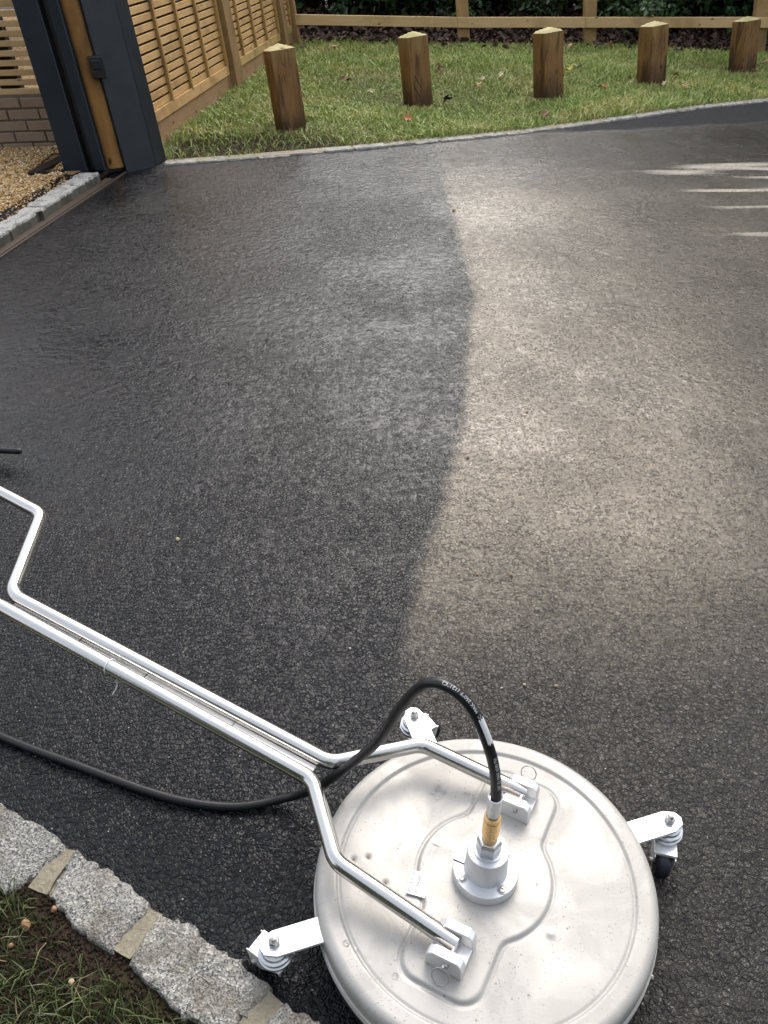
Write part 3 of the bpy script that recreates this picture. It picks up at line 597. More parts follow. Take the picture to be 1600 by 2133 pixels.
for q in range(5): h = .246 + q * .0085; prof += [(.0140, h), (.0146, h + .002), (.0146, h + .005), (.0128, h + .0065), (.0128, h + .0078)]
prof += [(.0138, .290), (.0138, .298), (.0105, .3005)]
MB().lathe(C0, prof, 40).build('brass_coupling', MT['brass'], sc, smooth=35)
# clevis brackets with pins
for t0, sg in ((.158, 1), (-.153, -1)):
    cl = MB()
    prof_ = [(.030, .1232), (.030, .150), (.026, .158), (.018, .1645), (-.022, .1665), (-.030, .1600), (-.0335, .150), (-.0335, .1232)]
    for tt in (-.0325, .0155):
        P_ = [CS(s1, t0 + tt, z1) for s1, z1 in prof_]; P_ = P_ if (P_[1] - P_[0]).cross(P_[2] - P_[1]).dot(AX) < 0 else P_[::-1]
        cl.prism(P_, AX * .017)
    cl.obox(CS(-.033, t0 - .0158, .1228), DD * .063, AX * .0316, Z * .013)
    cb = cl.build('clevis_bracket', MT['alu'], sc, bevel=.0016, seg=2)
    MB().tube([CS(-.008, t0 - .037, .151), CS(-.008, t0 + .037, .151)], .0042, 14).build('pin', MT['bolt'], cb, smooth=40)
    e = t0 + sg * .0385; rc = CS(-.004, e + sg * .003, .151)
    if sg < 0: ring = [rc + (DD * math.cos(q) * .0145) + (Z * -.012 + AX * -.0065) + (Z * .0122 + AX * .0070) * math.sin(q) for q in np.linspace(0, 2 * math.pi, 33)]
    else: ring = [rc + DD * math.cos(q) * .0145 + (Z * .010 + AX * .006) + (Z * .0122 + AX * .0070) * math.sin(q) for q in np.linspace(0, 2 * math.pi, 33)]
    MB().tube(ring, .0011, 8, False).build('pin_ring', MT['bolt'], cb, smooth=60)
    MB().tube([CS(-.004, t0 + sg * .033, .151), CS(-.004, e + sg * .002, .151)], [.0036, .0036], 12).build('pin_eye', MT['bolt'], cb, smooth=40)
# handle
HM = Vector((.165, .802, .15)); ta = math.radians(8); HH = DD * math.cos(ta) + Z * math.sin(ta)
def HP(s, t, o=0): return HM + HH * s + AX * t + HH.cross(AX).normalized() * -o * (1 if HH.cross(AX).z < 0 else -1)
R_T = .0148
far = fillet([HP(-.034, .158), HP(.182, .148), HP(.312, .0165), HP(1.103, .0025), HP(1.240, .227), HP(1.75, .235)], .05, 10)
near = fillet([HP(-.030, -.160), HP(.207, -.143), HP(.322, -.031), HP(1.14, -.034), HP(1.275, -.262), HP(1.75, -.272)], .05, 10)
for pth in (far, near): MB().tube(pth, R_T, 28).build('handle_tube', MT['tube'], sc, smooth=40)
MB().tube([HP(1.75, -.30), HP(1.75, .26)], R_T, 20).build('handle_crossbar', MT['tube'], sc, smooth=40)
for s0, L in ((.335, .183), (.52, .212), (.735, .167), (.905, .18)):
    f = lambda q: (.0165 + (.0025 - .0165) * (q - .312) / .79 - .031 - .003 * (q - .322) / .78) / 2
    MB().obox(HP(s0, f(s0) - .009) - Z * .014, HP(s0 + L, f(s0 + L)) - HP(s0, f(s0)), AX * .018, Z * .005).build('weld_strip', MT['alu'], sc)
for pth_t in (.0085,): pass
c_ = HP(.80, -.032); MB().tube([c_ + (AX * math.cos(q) + Z * math.sin(q)) * (R_T + .0012) for q in np.linspace(0, 2 * math.pi, 25)], .0012, 6, False).build('cable_tie', MT['print'], sc, smooth=60)
q0 = c_ - Z * .0155; MB().tube(catmull([q0, q0 + Vector((.012, -.012, -.004)), q0 + Vector((.016, -.028, -.012)), q0 + Vector((.008, -.040, -.022))], 6), .0012, 6).build('cable_tie_tail', MT['print'], sc, smooth=60)
# casters
base = math.degrees(math.atan2(AX.y, AX.x))
TRAIL = {45: (.054, .035), -45: (-.012, -.05), 135: (-.052, .036), -135: (.03, -.04)}
for off, tv in TRAIL.items():
    a = math.radians(base + off); rd = Vector((math.cos(a), math.sin(a), 0)); tn = Vector((-rd.y, rd.x, 0)); B = C0 + rd * .378; zt = .107
    P_ = [C0 + rd * .285 + tn * -.0225, C0 + rd * .378 + tn * -.0225, C0 + rd * .398 + tn * -.014, C0 + rd * .404, C0 + rd * .398 + tn * .014, C0 + rd * .378 + tn * .0225, C0 + rd * .285 + tn * .0225]
    arm = MB().prism([q + Z * (zt - .006) for q in P_], Z * .006).build('caster_arm', MT['whitemetal'], sc, bevel=.001, seg=2)
    MB().lathe(B, [(.0125, zt), (.0125, zt + .0012)], 24).build('washer', MT['zinc'], arm, smooth=30)
    MB().lathe(B, [(.0098, zt + .0012), (.0098, zt + .007), (.0075, zt + .009), (.0062, zt + .0095)], 6).build('nut', MT['bolt'], arm)
    MB().lathe(B, [(.0056, zt + .008), (.0056, zt + .0145), (.0042, zt + .0175), (0, zt + .0185)], 16).build('stud', MT['bolt'], arm, smooth=40)
    t = Vector((tv[0], tv[1], 0)).normalized(); n_ = Vector((-t.y, t.x, 0)); W = B + t * .038
    cs = MB().lathe(B, [(.021, .066), (.028, .068), (.0300, .073), (.0300, .077), (.0255, .0785), (.0255, .081), (.0285, .0825), (.0285, .087), (.024, .0885), (.0225, .0925), (.017, .095), (.017, .101)], 40).build('swivel_bearing', MT['zinc'], sc, smooth=30)
    top = MB().prism([B - t * .024 - n_ * .021 + Z * .060, B + t * .046 - n_ * .021 + Z * .060, B + t * .046 + n_ * .021 + Z * .060, B - t * .024 + n_ * .021 + Z * .060], Z * .007)
    for sg in (-1, 1):
        c0 = B + n_ * sg * .0185; P_ = [c0 - t * .022 + Z * .062, c0 + t * .022 + Z * .024, c0 + t * .044 + Z * .024, c0 + t * .052 + Z * .062]
        P_ = P_ if (P_[1] - P_[0]).cross(P_[2] - P_[1]).dot(n_) > 0 else P_[::-1]
        top.prism([q - n_ * .0013 for q in P_], n_ * .0026)
    top.build('fork', MT['whitemetal'], cs, bevel=.0008)
    wh = MB().lathe(W + Z * .030 - n_ * .013, [(.010, 0), (.024, .0), (.0285, .004), (.0298, .008), (.0298, .018), (.0285, .022), (.024, .026), (.010, .026)], 40, n_).build('wheel', MT['wheel'], sc, smooth=35)
    MB().tube([W + Z * .030 - n_ * .023, W + Z * .030 + n_ * .023], .0045, 12).build('axle', MT['bolt'], wh, smooth=40)
# stickers and drops of water on the lid
def text_mesh(body, size):
    cu = bpy.data.curves.new('t', 'FONT'); cu.body = body; cu.size = size; cu.resolution_u = 2; o = bpy.data.objects.new('t', cu); S.collection.objects.link(o)
    bpy.context.view_layer.update(); me = bpy.data.meshes.new_from_object(o.evaluated_get(bpy.context.evaluated_depsgraph_get())); bpy.data.objects.remove(o); bpy.data.curves.remove(cu)
    V = [v.co.copy() for v in me.vertices]; F = [tuple(p.vertices) for p in me.polygons]; bpy.data.meshes.remove(me); return V, F
# sticker: reads bottom to top in the photograph
sx = Vector((.285, .958, 0)).normalized(); sy = Vector((-sx.y, sx.x, 0)); so_ = C0 + Vector((-.137, -.036, .1228))
st = MB().obox(so_ - sy * .030, sx * .044, sy * .034, Z * .0005).build('inspection_sticker', MT['paper'], sc)
st['label'] = 'small white sticker printed QC PASSED'
for body, off in (('QC. PASSED', -.021), ('2021.X.01.22', -.009)):
    V_, F_ = text_mesh(body, .0072); MB().add([so_ + sx * (.002 + v.x) + sy * (off + .006 + v.y) * 1.0 + Z * .0007 for v in V_], F_).build('printed_text', MT['ink'], st)
dv = [(-.075, .175, .006), (-.063, .168, .005), (-.083, .166, .004), (-.07, .183, .004), (-.075, .155, .0045), (-.018, .165, .005), (-.150, .06, .003), (-.05, -.06, .003), (.09, -.02, .003), (.13, .06, .0025), (-.11, .02, .003), (.05, -.2, .003), (-.16, -.17, .005), (-.24, -.12, .006), (-.225, -.128, .004)]
for i, (dx, dy, r) in enumerate(dv):
    q = math.hypot(dx, dy); sdist = abs(dx * DD.x + dy * DD.y); zz = .1185 if q < .255 else .1212
    if q < .112 or (sdist < .06 and abs(dx * AX.x + dy * AX.y) < .205): zz = .1226
    MB().lathe(C0 + Vector((dx, dy, zz)), [(r, 0), (r * .96, r * .12), (r * .75, r * .25), (r * .4, r * .33), (0, r * .36)], 14).build('water_drop', MT['water'], sc, smooth=60)

# ------------------------------------------------------------------ pressure hose
hp = [(.178, .780, .300), (.179, .779, .352), (.171, .784, .42), (.155, .794, .477), (.133, .807, .528), (.107, .822, .553), (.076, .841, .551), (.052, .855, .521), (.023, .873, .449), (-.008, .891, .352), (-.047, .915, .267),
      (-.09, .941, .182), (-.142, .972, .092), (-.198, 1.000, .024), (-.295, .989, .0095), (-.395, .998, .009), (-.501, 1.028, .009), (-.672, 1.094, .009), (-.854, 1.167, .009), (-1.2, 1.33, .009), (-2.0, 1.75, .009)]
HC = catmull(hp, 10); R_H = .0088
ho = thing('pressure_hose', (-.2, 1.0, 0), 'black rubber pressure hose looping from the cleaner hub across the tarmac', 'hose')
MB().tube(HC, R_H, 20).build('hose_body', MT['rubber'], ho, smooth=60)
MB().lathe(C0, [(.0098, .296), (.0112, .300), (.0118, .318), (.0120, .346), (.0122, .350), (.0104, .351), (.0095, .346)], 32).build('crimped_ferrule', MT['zinc'], ho, smooth=35)
cl = [0]
for a, b in zip(HC, HC[1:]): cl.append(cl[-1] + (b - a).length)
CAM = Vector((0, 0, 1.5))
def hose_map(L, ang, r):
    i = max(0, min(len(HC) - 2, int(np.searchsorted(cl, L)) - 1)); f = (L - cl[i]) / (cl[i + 1] - cl[i]); p_ = HC[i].lerp(HC[i + 1], f); T = (HC[min(i + 2, len(HC) - 1)] - HC[max(i - 1, 0)]).normalized()
    side = T.cross(Vector((.1, -.72, .69))).normalized(); out = side.cross(T).normalized()    # out: the side turned up and to the front
    return p_ + (out * math.cos(ang) + side * math.sin(ang)) * r
def hose_text(body, L0, size, a0, name):
    V_, F_ = text_mesh(body, size)
    MB().add([hose_map(L0 + v.x, a0 - v.y / R_H, R_H + .0004) for v in V_], F_).build(name, MT['print'], ho)
hose_text('3/8" ID MAX 4500 PSI', .078, .0076, .55, 'hose_print')
hose_text('C  MAX 250°F (121°C)', .226, .0076, .62, 'hose_print')
vs = []; fs = []; nu, nv = 10, 7
for i in range(nu + 1):
    for j in range(nv + 1): vs.append(hose_map(.176 + .048 * i / nu + (.003 * math.sin(j * 2.3) if i in (0, nu) else 0), -.15 + 1.15 * j / nv, R_H + .0009))
for i in range(nu):
    for j in range(nv): k = i * (nv + 1) + j; fs.append((k, k + 1, k + nv + 2, k + nv + 1))
MB().add(vs, fs).build('torn_paper_tag', MT['paper'], ho, smooth=60)['label'] = 'torn white paper tag stuck around the hose'
vs = []; fs = []
for i in range(9):
    for j in range(3): vs.append(hose_map(.172 + .040 * i / 8, -1.15 - .28 * j / 2 * (1 - abs(i - 4) / 6), R_H + .0008))
for i in range(8):
    for j in range(2): k = i * 3 + j; fs.append((k, k + 1, k + 4, k + 3))
MB().add(vs, fs).build('paper_scrap', MT['paper'], ho, smooth=60)
# black hose tip reaching in from the left
e = [(-1.75, 2.27, .075), (-1.45, 2.283, .062), (-1.262, 2.2846, .05), (-1.20, 2.279, .05)]
t = thing('lance_grip', (-1.3, 2.28, 0), 'rounded black rubber lance end poking in from the left edge', 'lance')
path = catmull(e, 8); tip = path[-1]; dirn = (path[-1] - path[-2]).normalized()
path += [tip + dirn * .006, tip + dirn * .010, tip + dirn * .012]
MB().tube(path, [.0105] * (len(path) - 3) + [.0092, .0065, .002], 18).build('grip_body', MT['rubber'], t, smooth=60)
MB().tube(catmull([(-1.75, 2.35, .03), (-1.45, 2.345, .03), (-1.31, 2.325, .045), (-1.27, 2.29, .05)], 6), .012, 16).build('trigger_guard', MT['rubber'], t, smooth=60)

# ================================================================== loose stones on the tarmac
def pebble(p, r, mat, label, seed, name='pebble'):
    rg = np.random.default_rng(seed); bm = bmesh.new(); bmesh.ops.create_icosphere(bm, subdivisions=2, radius=1)
    n_ = rg.normal(size=(6, 3)); n_ /= np.linalg.norm(n_, axis=1)[:, None]; sc3 = rg.uniform(.65, 1.1, 3)
    for v in bm.verts:
        q = np.array(v.co); 
        for k in n_: d_ = q @ k; q = q - k * max(0, d_ - .72)
        v.co = Vector(q * sc3 * r)
    me = bpy.data.meshes.new(name); bm.to_mesh(me); bm.free(); me.shade_smooth(); me.set_sharp_from_angle(angle=.5)
    o = link(name, me, MT[mat], None, (p[0], p[1], r * .45)); o.rotation_euler = (0, 0, rg.uniform(0, 6)); return tag(o, label, 'pebble', 'loose stones on the tarmac')
PB = [((-.603, 1.875), .009, 'stone_cream', 'pale pinkish pebble alone in the middle of the clean black tarmac'), ((.281, 2.313), .010, 'stone_orange', 'orange gravel stone just right of the cleaning edge, mid drive'),
      ((.361, 2.307), .007, 'stone_cream', 'small cream stone right of an orange one, mid drive'), ((.352, 1.716), .009, 'stone_orange', 'orange brown stone on the silty tarmac, right one of two'),
      ((.259, 1.72), .007, 'stone_orange', 'small orange stone on the silty tarmac, left one of two'), ((.227, 1.868), .006, 'stone_orange', 'tiny orange stone above a pair on the silty tarmac'),
      ((.334, 1.321), .008, 'stone_cream', 'cream yellow stone up and right of the hose loop'), ((.279, 1.312), .004, 'stone_white', 'tiny white stone just right of the hose loop'),
      ((.408, 1.318), .006, 'stone_orange', 'small brown stone right of a cream one beyond the cleaner'), ((.522, 2.618), .007, 'stone_orange', 'small orange stone far out on the silty right side'),
      ((.557, .869), .0075, 'stone_white', 'white stone beside the right caster wheel'), ((.464, .659), .0075, 'stone_white', 'white stone against the right side of the cleaner skirt'),
      ((-.49, 1.33), .0045, 'stone_white', 'tiny white stone just beyond the twin tube handle'), ((-.085, 1.44), .0045, 'stone_white', 'white speck stone on clean tarmac left of the cleaning edge'),
      ((.60, 3.05), .008, 'stone_cream', 'pale stone on the silty tarmac farther up the drive'), ((.42, 5.05), .014, 'stone_cream', 'cream stone at the far end of the cleaning edge')]
for i, (p_, r, m, l) in enumerate(PB): pebble(p_, r * .75, m, l, 300 + i)
PV = [((-.705, .760), .010, 'orange stone chip at the kerb, near left frame edge'), ((-.64, .735), .012, 'large orange stone chip lying in the verge soil below the kerb'), ((-.69, .665), .011, 'orange stone chip among verge grass, lower left'),
      ((-.60, .765), .007, 'small orange chip touching the kerb under the first mortar joint'), ((-.655, .70), .006, 'little orange chip in the verge between two larger ones'), ((-.745, .695), .008, 'orange chip at the far left of the verge'), ((-.53, .64), .006, 'small pale chip deep in the verge grass')]
for i, (p_, r, l) in enumerate(PV):
    o = pebble(p_, r, 'stone_orange' if i < 6 else 'stone_cream', l, 400 + i, 'stone_chip'); o.location.z += .026; o['group'] = 'stone chips in the verge'; o['category'] = 'stone chip'

# ================================================================== grass, gravel and litter
def blades(name, P, hgt, wid, lean, mat, label, cat, parent=None):
    n = len(P); a = rng.uniform(0, 2 * np.pi, n); h = hgt * rng.uniform(.5, 1.25, n) * np.clip(1 + .75 * vnoise(P[:, 0] * .9 / (hgt * 12), P[:, 1] * .9 / (hgt * 12), 1.6, 21), .35, 1.9); w_ = wid * rng.uniform(.6, 1.3, n); b = lean * rng.uniform(.2, 1.4, n); la = rng.uniform(0, 2 * np.pi, n)
    du = np.stack([np.cos(a), np.sin(a), 0 * a], -1) * w_[:, None] / 2; lv = np.stack([np.cos(la), np.sin(la), 0 * a], -1)
    m = P + lv * (h * b * .35)[:, None] + np.array([0, 0, 1]) * (h * .55)[:, None]; tip = P + lv * (h * b)[:, None] + np.array([0, 0, 1]) * (h * (1 - .25 * b))[:, None]
    V = np.stack([P - du, P + du, m + du * .8, m - du * .8, tip], 1).reshape(-1, 3); k = np.arange(n)[:, None] * 5
    F = np.concatenate([k + [0, 1, 2], k + [0, 2, 3], k + [3, 2, 4]], 1).reshape(-1, 3); o = npmesh(name, V, F, mat); return tag(o, label, cat, kind='stuff')
def vnoise(x, y, f, seed):
    r = np.random.default_rng(seed); v = 0
    for o in range(3):
        for _ in range(5): a = r.uniform(0, 6.28); k = f * 2 ** o * r.uniform(.6, 1.4); v = v + np.sin((x * np.cos(a) + y * np.sin(a)) * k + r.uniform(0, 6.28)) / 2 ** o
    return v / 4
kx, ky = np.array([p[0] for p in KP]), np.array([p[1] for p in KP])
n = 240000; gx = rng.uniform(-1.75, 6.2, n); gy = rng.uniform(6.15, 12.5, n)
dk = gy - np.interp(gx, kx, ky) - .085; fx = -1.6889 + .1025 * (gy - 6.7551) + .02
back = 12.35 - np.maximum(0, gx - 2.6) * .42 + vnoise(gx, gy, 3, 5) * .25
ok = (dk > 0) & (gx > fx) & (gy < back) & (np.abs(gx / gy) < .53)
for bx, by, _ in BC: ok &= ~((np.abs(gx - bx) < .14) & (np.abs(gy - by - .12) < .13))
mud = np.exp(-(((gx + .85) / .75) ** 2 + ((gy - 6.62) / .34) ** 2)) * 1.3 + np.exp(-(((gx + 1.5) / .3) ** 2 + ((gy - 6.45) / .3) ** 2)) * .6 + np.maximum(0, vnoise(gx, gy, 2.2, 3)) * .35
keep = ok & (rng.uniform(0, 1, n) > np.clip(mud, 0, .90) ** 1.3) & (rng.uniform(0, 1, n) < np.clip(1.25 - (gy - 6.2) * .09, .45, 1))
P = np.stack([gx, gy, np.full(n, .0)], -1)[keep]; dry = (rng.uniform(0, 1, len(P)) < .16 + .35 * np.exp(-((P[:, 0] + .7) / .9) ** 2) * (P[:, 1] < 7.4)) 
blades('lawn_grass', P[~dry], .060, .0075, 1.15, MT['grass'], 'green lawn grass behind the pale kerb', 'grass')
blades('dry_lawn_grass', P[dry], .055, .006, 1.2, MT['grassdry'], 'straw coloured dry blades through the lawn', 'grass')
def verge_pts(n, a0=-.45, a1=1.0, b0=.105, b1=.75):
    a = rng.uniform(a0, a1, n); b = b0 + (b1 - b0) * rng.uniform(0, 1, n) ** .9
    p = np.array(K0)[None] + np.outer(a, KU) + np.outer(b, KN); p[:, 2] = .024; return p
P = verge_pts(60000); den = vnoise(P[:, 0], P[:, 1], 26, 11) * .5 + np.clip(((P - np.array(K0)) @ np.array(KN) - .15) * 3.2, -.3, .5)
P = P[rng.uniform(-.25, 1.05, len(P)) < den + .45 * vnoise(P[:, 0], P[:, 1], 9, 12)]
blades('verge_grass', P, .040, .0024, 1.0, MT['verge'], 'thin dark grass growing in the verge soil, bottom left', 'grass')
blades('straw_verge_grass', verge_pts(1700, b0=.13), .035, .0018, 1.6, MT['straw'], 'dead straw blades lying in the verge, bottom left', 'grass')
# soil crumbs of the verge
def crumbs(name, P, r, mat, label, cat, kind='stuff', flat=.7):
    n = len(P); base = np.array([[1, 0, 0], [-.5, .87, 0], [-.5, -.87, 0], [0, 0, .9], [.3, .2, -.7]]); fc = np.array([[0, 1, 3], [1, 2, 3], [2, 0, 3], [1, 0, 4], [2, 1, 4], [0, 2, 4]])
    a = rng.uniform(0, 6.28, n); ca, sa = np.cos(a), np.sin(a); s_ = r * rng.uniform(.55, 1.35, (n, 1)); j = rng.normal(0, .22, (n, 5, 3)); b = base[None] + j; tl = rng.normal(0, .35, (n, 1, 2)); b[..., 2:3] += (b[..., :2] * tl).sum(-1, keepdims=True)
    V = np.stack([b[..., 0] * ca[:, None] - b[..., 1] * sa[:, None], b[..., 0] * sa[:, None] + b[..., 1] * ca[:, None], b[..., 2] * flat], -1) * s_[..., None] + P[:, None]
    F = (fc[None] + (np.arange(n) * 5)[:, None, None]).reshape(-1, 3); return tag(npmesh(name, V.reshape(-1, 3), F, mat), label, cat, kind=kind)
crumbs('soil_crumbs', verge_pts(40000, b0=.072), .0046, MT['soil'], 'crumbly dark soil in the verge', 'soil')
n = 4200; gx = rng.uniform(-1.55, -.2, n); gy = rng.uniform(6.25, 7.2, n); ok = (gy > np.interp(gx, kx, ky) + .1) & (gx > -1.6889 + .1025 * (gy - 6.755) + .04)
crumbs('mud_crumbs', np.stack([gx, gy, np.full(n, .004)], -1)[ok], .010, MT['mud'], 'muddy soil around the first bollard', 'soil')
n = 42000; gx = rng.uniform(-3.5, -2.0, n); gy = rng.uniform(4.2, 7.4, n); edge_x = -2.033 + (gy - 4.542) * .1395 - .242
ok = (gx < np.where(gy < 5.72, edge_x, -2.16)) & (gx / gy > -.56) & ~((gx > -2.37) & (gx < -2.22) & (gy > 5.66) & (gy < 6.25)) & (gy < 7.4)
crumbs('gravel', np.stack([gx, gy, np.full(n, .042) + rng.uniform(0, .010, n)], -1)[ok], .0115, MT['gravel'], 'golden gravel stones beyond the gate', 'gravel')
n = 260; a = rng.uniform(-.2, 1.05, n); b = .125 + rng.uniform(0, .1, n); p = np.array(T0)[None] + np.outer(a, TA) + np.outer(b, TN); p[:, 2] = .053
crumbs('gravel_in_drain', p, .0075, MT['gravel'], 'gravel bits caught on the black drain', 'gravel')
n = 9000; gx = rng.uniform(-9, 3.2, n) ; gy = rng.uniform(6.6, 12, n); ok = gx < -2.0 - (gy - 6.6) * .02
crumbs('gravel_behind_wall', np.stack([gx, gy, np.full(n, .045)], -1)[ok], .014, MT['gravel'], 'gravel seen through the slat screen', 'gravel')
# leaf litter below the hedge
def leafcards(P, size, nrm_up, seed, aspect=.5):
    r = np.random.default_rng(seed); n = len(P); nv = r.normal(0, 1, (n, 3)); nv[:, 2] += nrm_up; nv /= np.linalg.norm(nv, axis=1)[:, None]
    u = r.normal(0, 1, (n, 3)); u -= nv * (u * nv).sum(1, keepdims=True); u /= np.linalg.norm(u, axis=1)[:, None]; v = np.cross(nv, u); L = (size * r.uniform(.6, 1.35, n))[:, None]; W = L * aspect * r.uniform(.8, 1.2, (n, 1)); c = nv * L * .12
    V = np.stack([P - u * L / 2, P - u * L * .1 + v * W / 2 + c, P + u * L * .25 + v * W * .38 + c, P + u * L / 2, P + u * L * .25 - v * W * .38 + c, P - u * L * .1 - v * W / 2 + c], 1).reshape(-1, 3)
    k = np.arange(n)[:, None] * 6; F = np.concatenate([k + [0, 1, 2], k + [0, 2, 3], k + [0, 3, 4], k + [0, 4, 5]], 1).reshape(-1, 3); return V, F
n = 7000; gx = rng.uniform(-1.6, 7.5, n); gy = 12.1 - np.maximum(0, gx - 2.6) * .42 + rng.uniform(0, 1, n) ** 1.5 * 2.6 + np.where(rng.uniform(0, 1, n) < .06, -.5, 0)
V, F = leafcards(np.stack([gx, gy, .01 + rng.uniform(0, .05, n) + np.maximum(0, gy - 12.6) * .10], -1), .085, 1.6, 5, .6)
tag(npmesh('leaf_litter', V, F, MT['litterleaf']), 'brown fallen leaf litter under the hedge', 'leaf litter', kind='stuff')

# ------------------------------------------------------------------ fallen leaves on the lawn
def fallen(p, r, mat, label, seed, hz=.045):
    rg = np.random.default_rng(seed); n = 14; vs = [(0, 0, 0)]
    for k in range(n):
        a = 2 * math.pi * k / n; q = r * (1.0 if k % 2 == 0 else .55) * rg.uniform(.75, 1.15) * (1.25 if k in (0, 7) else 1); vs.append((q * math.cos(a), q * math.sin(a) * .75, r * .25 * math.sin(a * 2 + seed) + r * .15 * rg.uniform(-1, 1)))
    vs2 = vs + [(x, y, z - .0015) for x, y, z in vs]; fs = [(0, 1 + k, 1 + (k + 1) % n) for k in range(n)] + [(n + 1, n + 2 + (k + 1) % n, n + 2 + k) for k in range(n)] + [(1 + k, n + 2 + k, n + 2 + (k + 1) % n, 1 + (k + 1) % n) for k in range(n)]
    o = MB().add([(x + p[0], y + p[1], z_ + hz) for x, y, z_ in vs2], fs).build('fallen_leaf', MT[mat], loc=(p[0], p[1], hz)); o.rotation_euler = (rg.uniform(-.5, .5), rg.uniform(-.5, .5), rg.uniform(0, 6.28)); return tag(o, label, 'leaf', 'fallen leaves on the lawn')
FL = [((-1.284, 7.228), .055, 'leaf_tan', 'tan fallen leaf on mud between slat fence and first bollard', .02), ((-.967, 6.95), .05, 'leaf_red', 'dark red brown leaf lying left of the first bollard foot', .02), ((.60, 9.871), .055, 'leaf_red', 'red brown leaf behind the second bollard', .05),
      ((.186, 7.316), .05, 'leaf_orange', 'pinkish orange leaf near the kerb in front of the second bollard', .05), ((-.135, 8.494), .04, 'leaf_pale', 'small pale leaf left of the second bollard', .05), ((.56, 8.095), .06, 'leaf_dark', 'blackened leaf at the right foot of the second bollard', .05),
      ((-.386, 9.163), .055, 'leaf_red', 'reddish leaf in the grass between first and second bollards', .05), ((-.62, 11.426), .07, 'leaf_tan', 'large tan leaf at the back of the lawn below the rail', .06), ((1.212, 9.435), .045, 'leaf_pale', 'pale cream leaf behind and left of the middle bollard', .05),
      ((.91, 8.83), .05, 'leaf_tan', 'tan leaf midway between second and middle bollards, front', .05), ((.99, 9.163), .045, 'leaf_pale', 'pale leaf midway between second and middle bollards, behind a tan one', .05), ((1.93, 9.65), .06, 'leaf_yellow', 'upright bright yellow leaf just right of the middle bollard', .07),
      ((2.094, 9.963), .055, 'leaf_pale', 'pale lobed leaf right of the yellow leaf', .05), ((2.306, 11.5), .06, 'leaf_tan', 'tan leaf at the lawn edge left of the second rail post', .05), ((2.80, 11.6), .06, 'leaf_tan', 'tan leaf at the lawn edge right of the second rail post', .05),
      ((2.101, 8.75), .045, 'leaf_orange', 'orange tinged leaf in front, between middle and fourth bollards', .05), ((2.741, 8.92), .045, 'leaf_pale', 'pale leaf at the foot of the fourth bollard', .05), ((2.90, 8.781), .045, 'leaf_tan', 'tan leaf in front and right of the fourth bollard', .05),
      ((2.99, 9.40), .05, 'leaf_tan', 'curled tan leaf behind the right side of the fourth bollard', .05), ((3.80, 11.0), .05, 'leaf_pale', 'pale leaf at the back of the lawn left of the fifth bollard', .05), ((3.90, 9.70), .045, 'leaf_tan', 'tan leaf at the foot of the fifth bollard', .05),
      ((4.236, 10.247), .06, 'leaf_tan', 'large tan leaf at the right frame edge beyond the fifth bollard', .05), ((-.859, 10.2), .05, 'leaf_pale', 'pale leaf behind the first bollard near the fence end', .05), ((-1.40, 8.75), .05, 'leaf_tan', 'tan leaf at the base of the first fence post', .02), ((1.35, 7.5), .05, 'leaf_red', 'brown leaf near the kerb left of the middle bollard', .05)]
for i, (p_, r, m, l, hz) in enumerate(FL): fallen(p_, r * 1.15, m, l, 500 + i, hz if hz < .04 else hz + .022)

# ================================================================== hedge shrubs and trees behind
def shrub(name, c, rad, n, size, mat, label, cat, group, seed, stems=5, clumps=46, aspect=.45):
    r = np.random.default_rng(seed); t = thing(name, (c[0], c[1], 0), label, cat, group); rad = np.array(rad)
    d = r.normal(0, 1, (clumps, 3)); d /= np.linalg.norm(d, axis=1)[:, None]; cc = np.array(c) + d * rad * r.uniform(.35, .92, (clumps, 1)); cr = r.uniform(.18, .42, clumps) * rad.mean()
    w_ = r.integers(0, clumps, n); q = r.normal(0, 1, (n, 3)); q /= np.linalg.norm(q, axis=1)[:, None]; P = cc[w_] + q * (cr[w_] * r.uniform(.3, 1, n) ** .5)[:, None]; P[:, 2] = np.maximum(P[:, 2], .04)
    V, F = leafcards(P, size, .7, seed + 1, aspect); L = np.array(t.location); npmesh('foliage', V - L, F, mat, t)
    st = MB()
    for k in range(stems):
        a = r.uniform(0, 6.28); b = Vector((c[0] + .12 * math.cos(a), c[1] + .12 * math.sin(a), 0)); e_ = Vector(cc[r.integers(0, clumps)]); st.tube(catmull([b, b.lerp(e_, .4) + Vector((0, 0, .15)), e_], 4), [.03 - .0026 * j for j in range(9)], 7)
    st.build('stem', MT['bark'], t, smooth=60); return t
SH = [((-1.9, 14.4, .95), (1.6, .8, 1.2), 5200, .115, 'leafA', 'dark broadleaf shrub behind the fence corner'), ((.2, 14.2, .95), (1.6, .8, 1.2), 5600, .125, 'leafA', 'dark broadleaf shrub behind the left rail span'), ((1.95, 13.9, .85), (1.25, .75, .95), 5200, .075, 'leafB', 'small leaved mid green shrub between the two rail posts'),
      ((3.6, 13.3, .9), (1.3, .8, 1.0), 6000, .075, 'leafB', 'mid green small leaved shrub leaning to the rail behind fourth bollard'), ((5.2, 12.9, 1.2), (1.3, .9, 1.25), 4600, .11, 'leafA', 'dark shrub behind the right rail post'), ((7.2, 11.9, 1.3), (1.5, 1, 1.3), 3200, .11, 'leafA', 'dark shrub past the right end of the rail fence')]
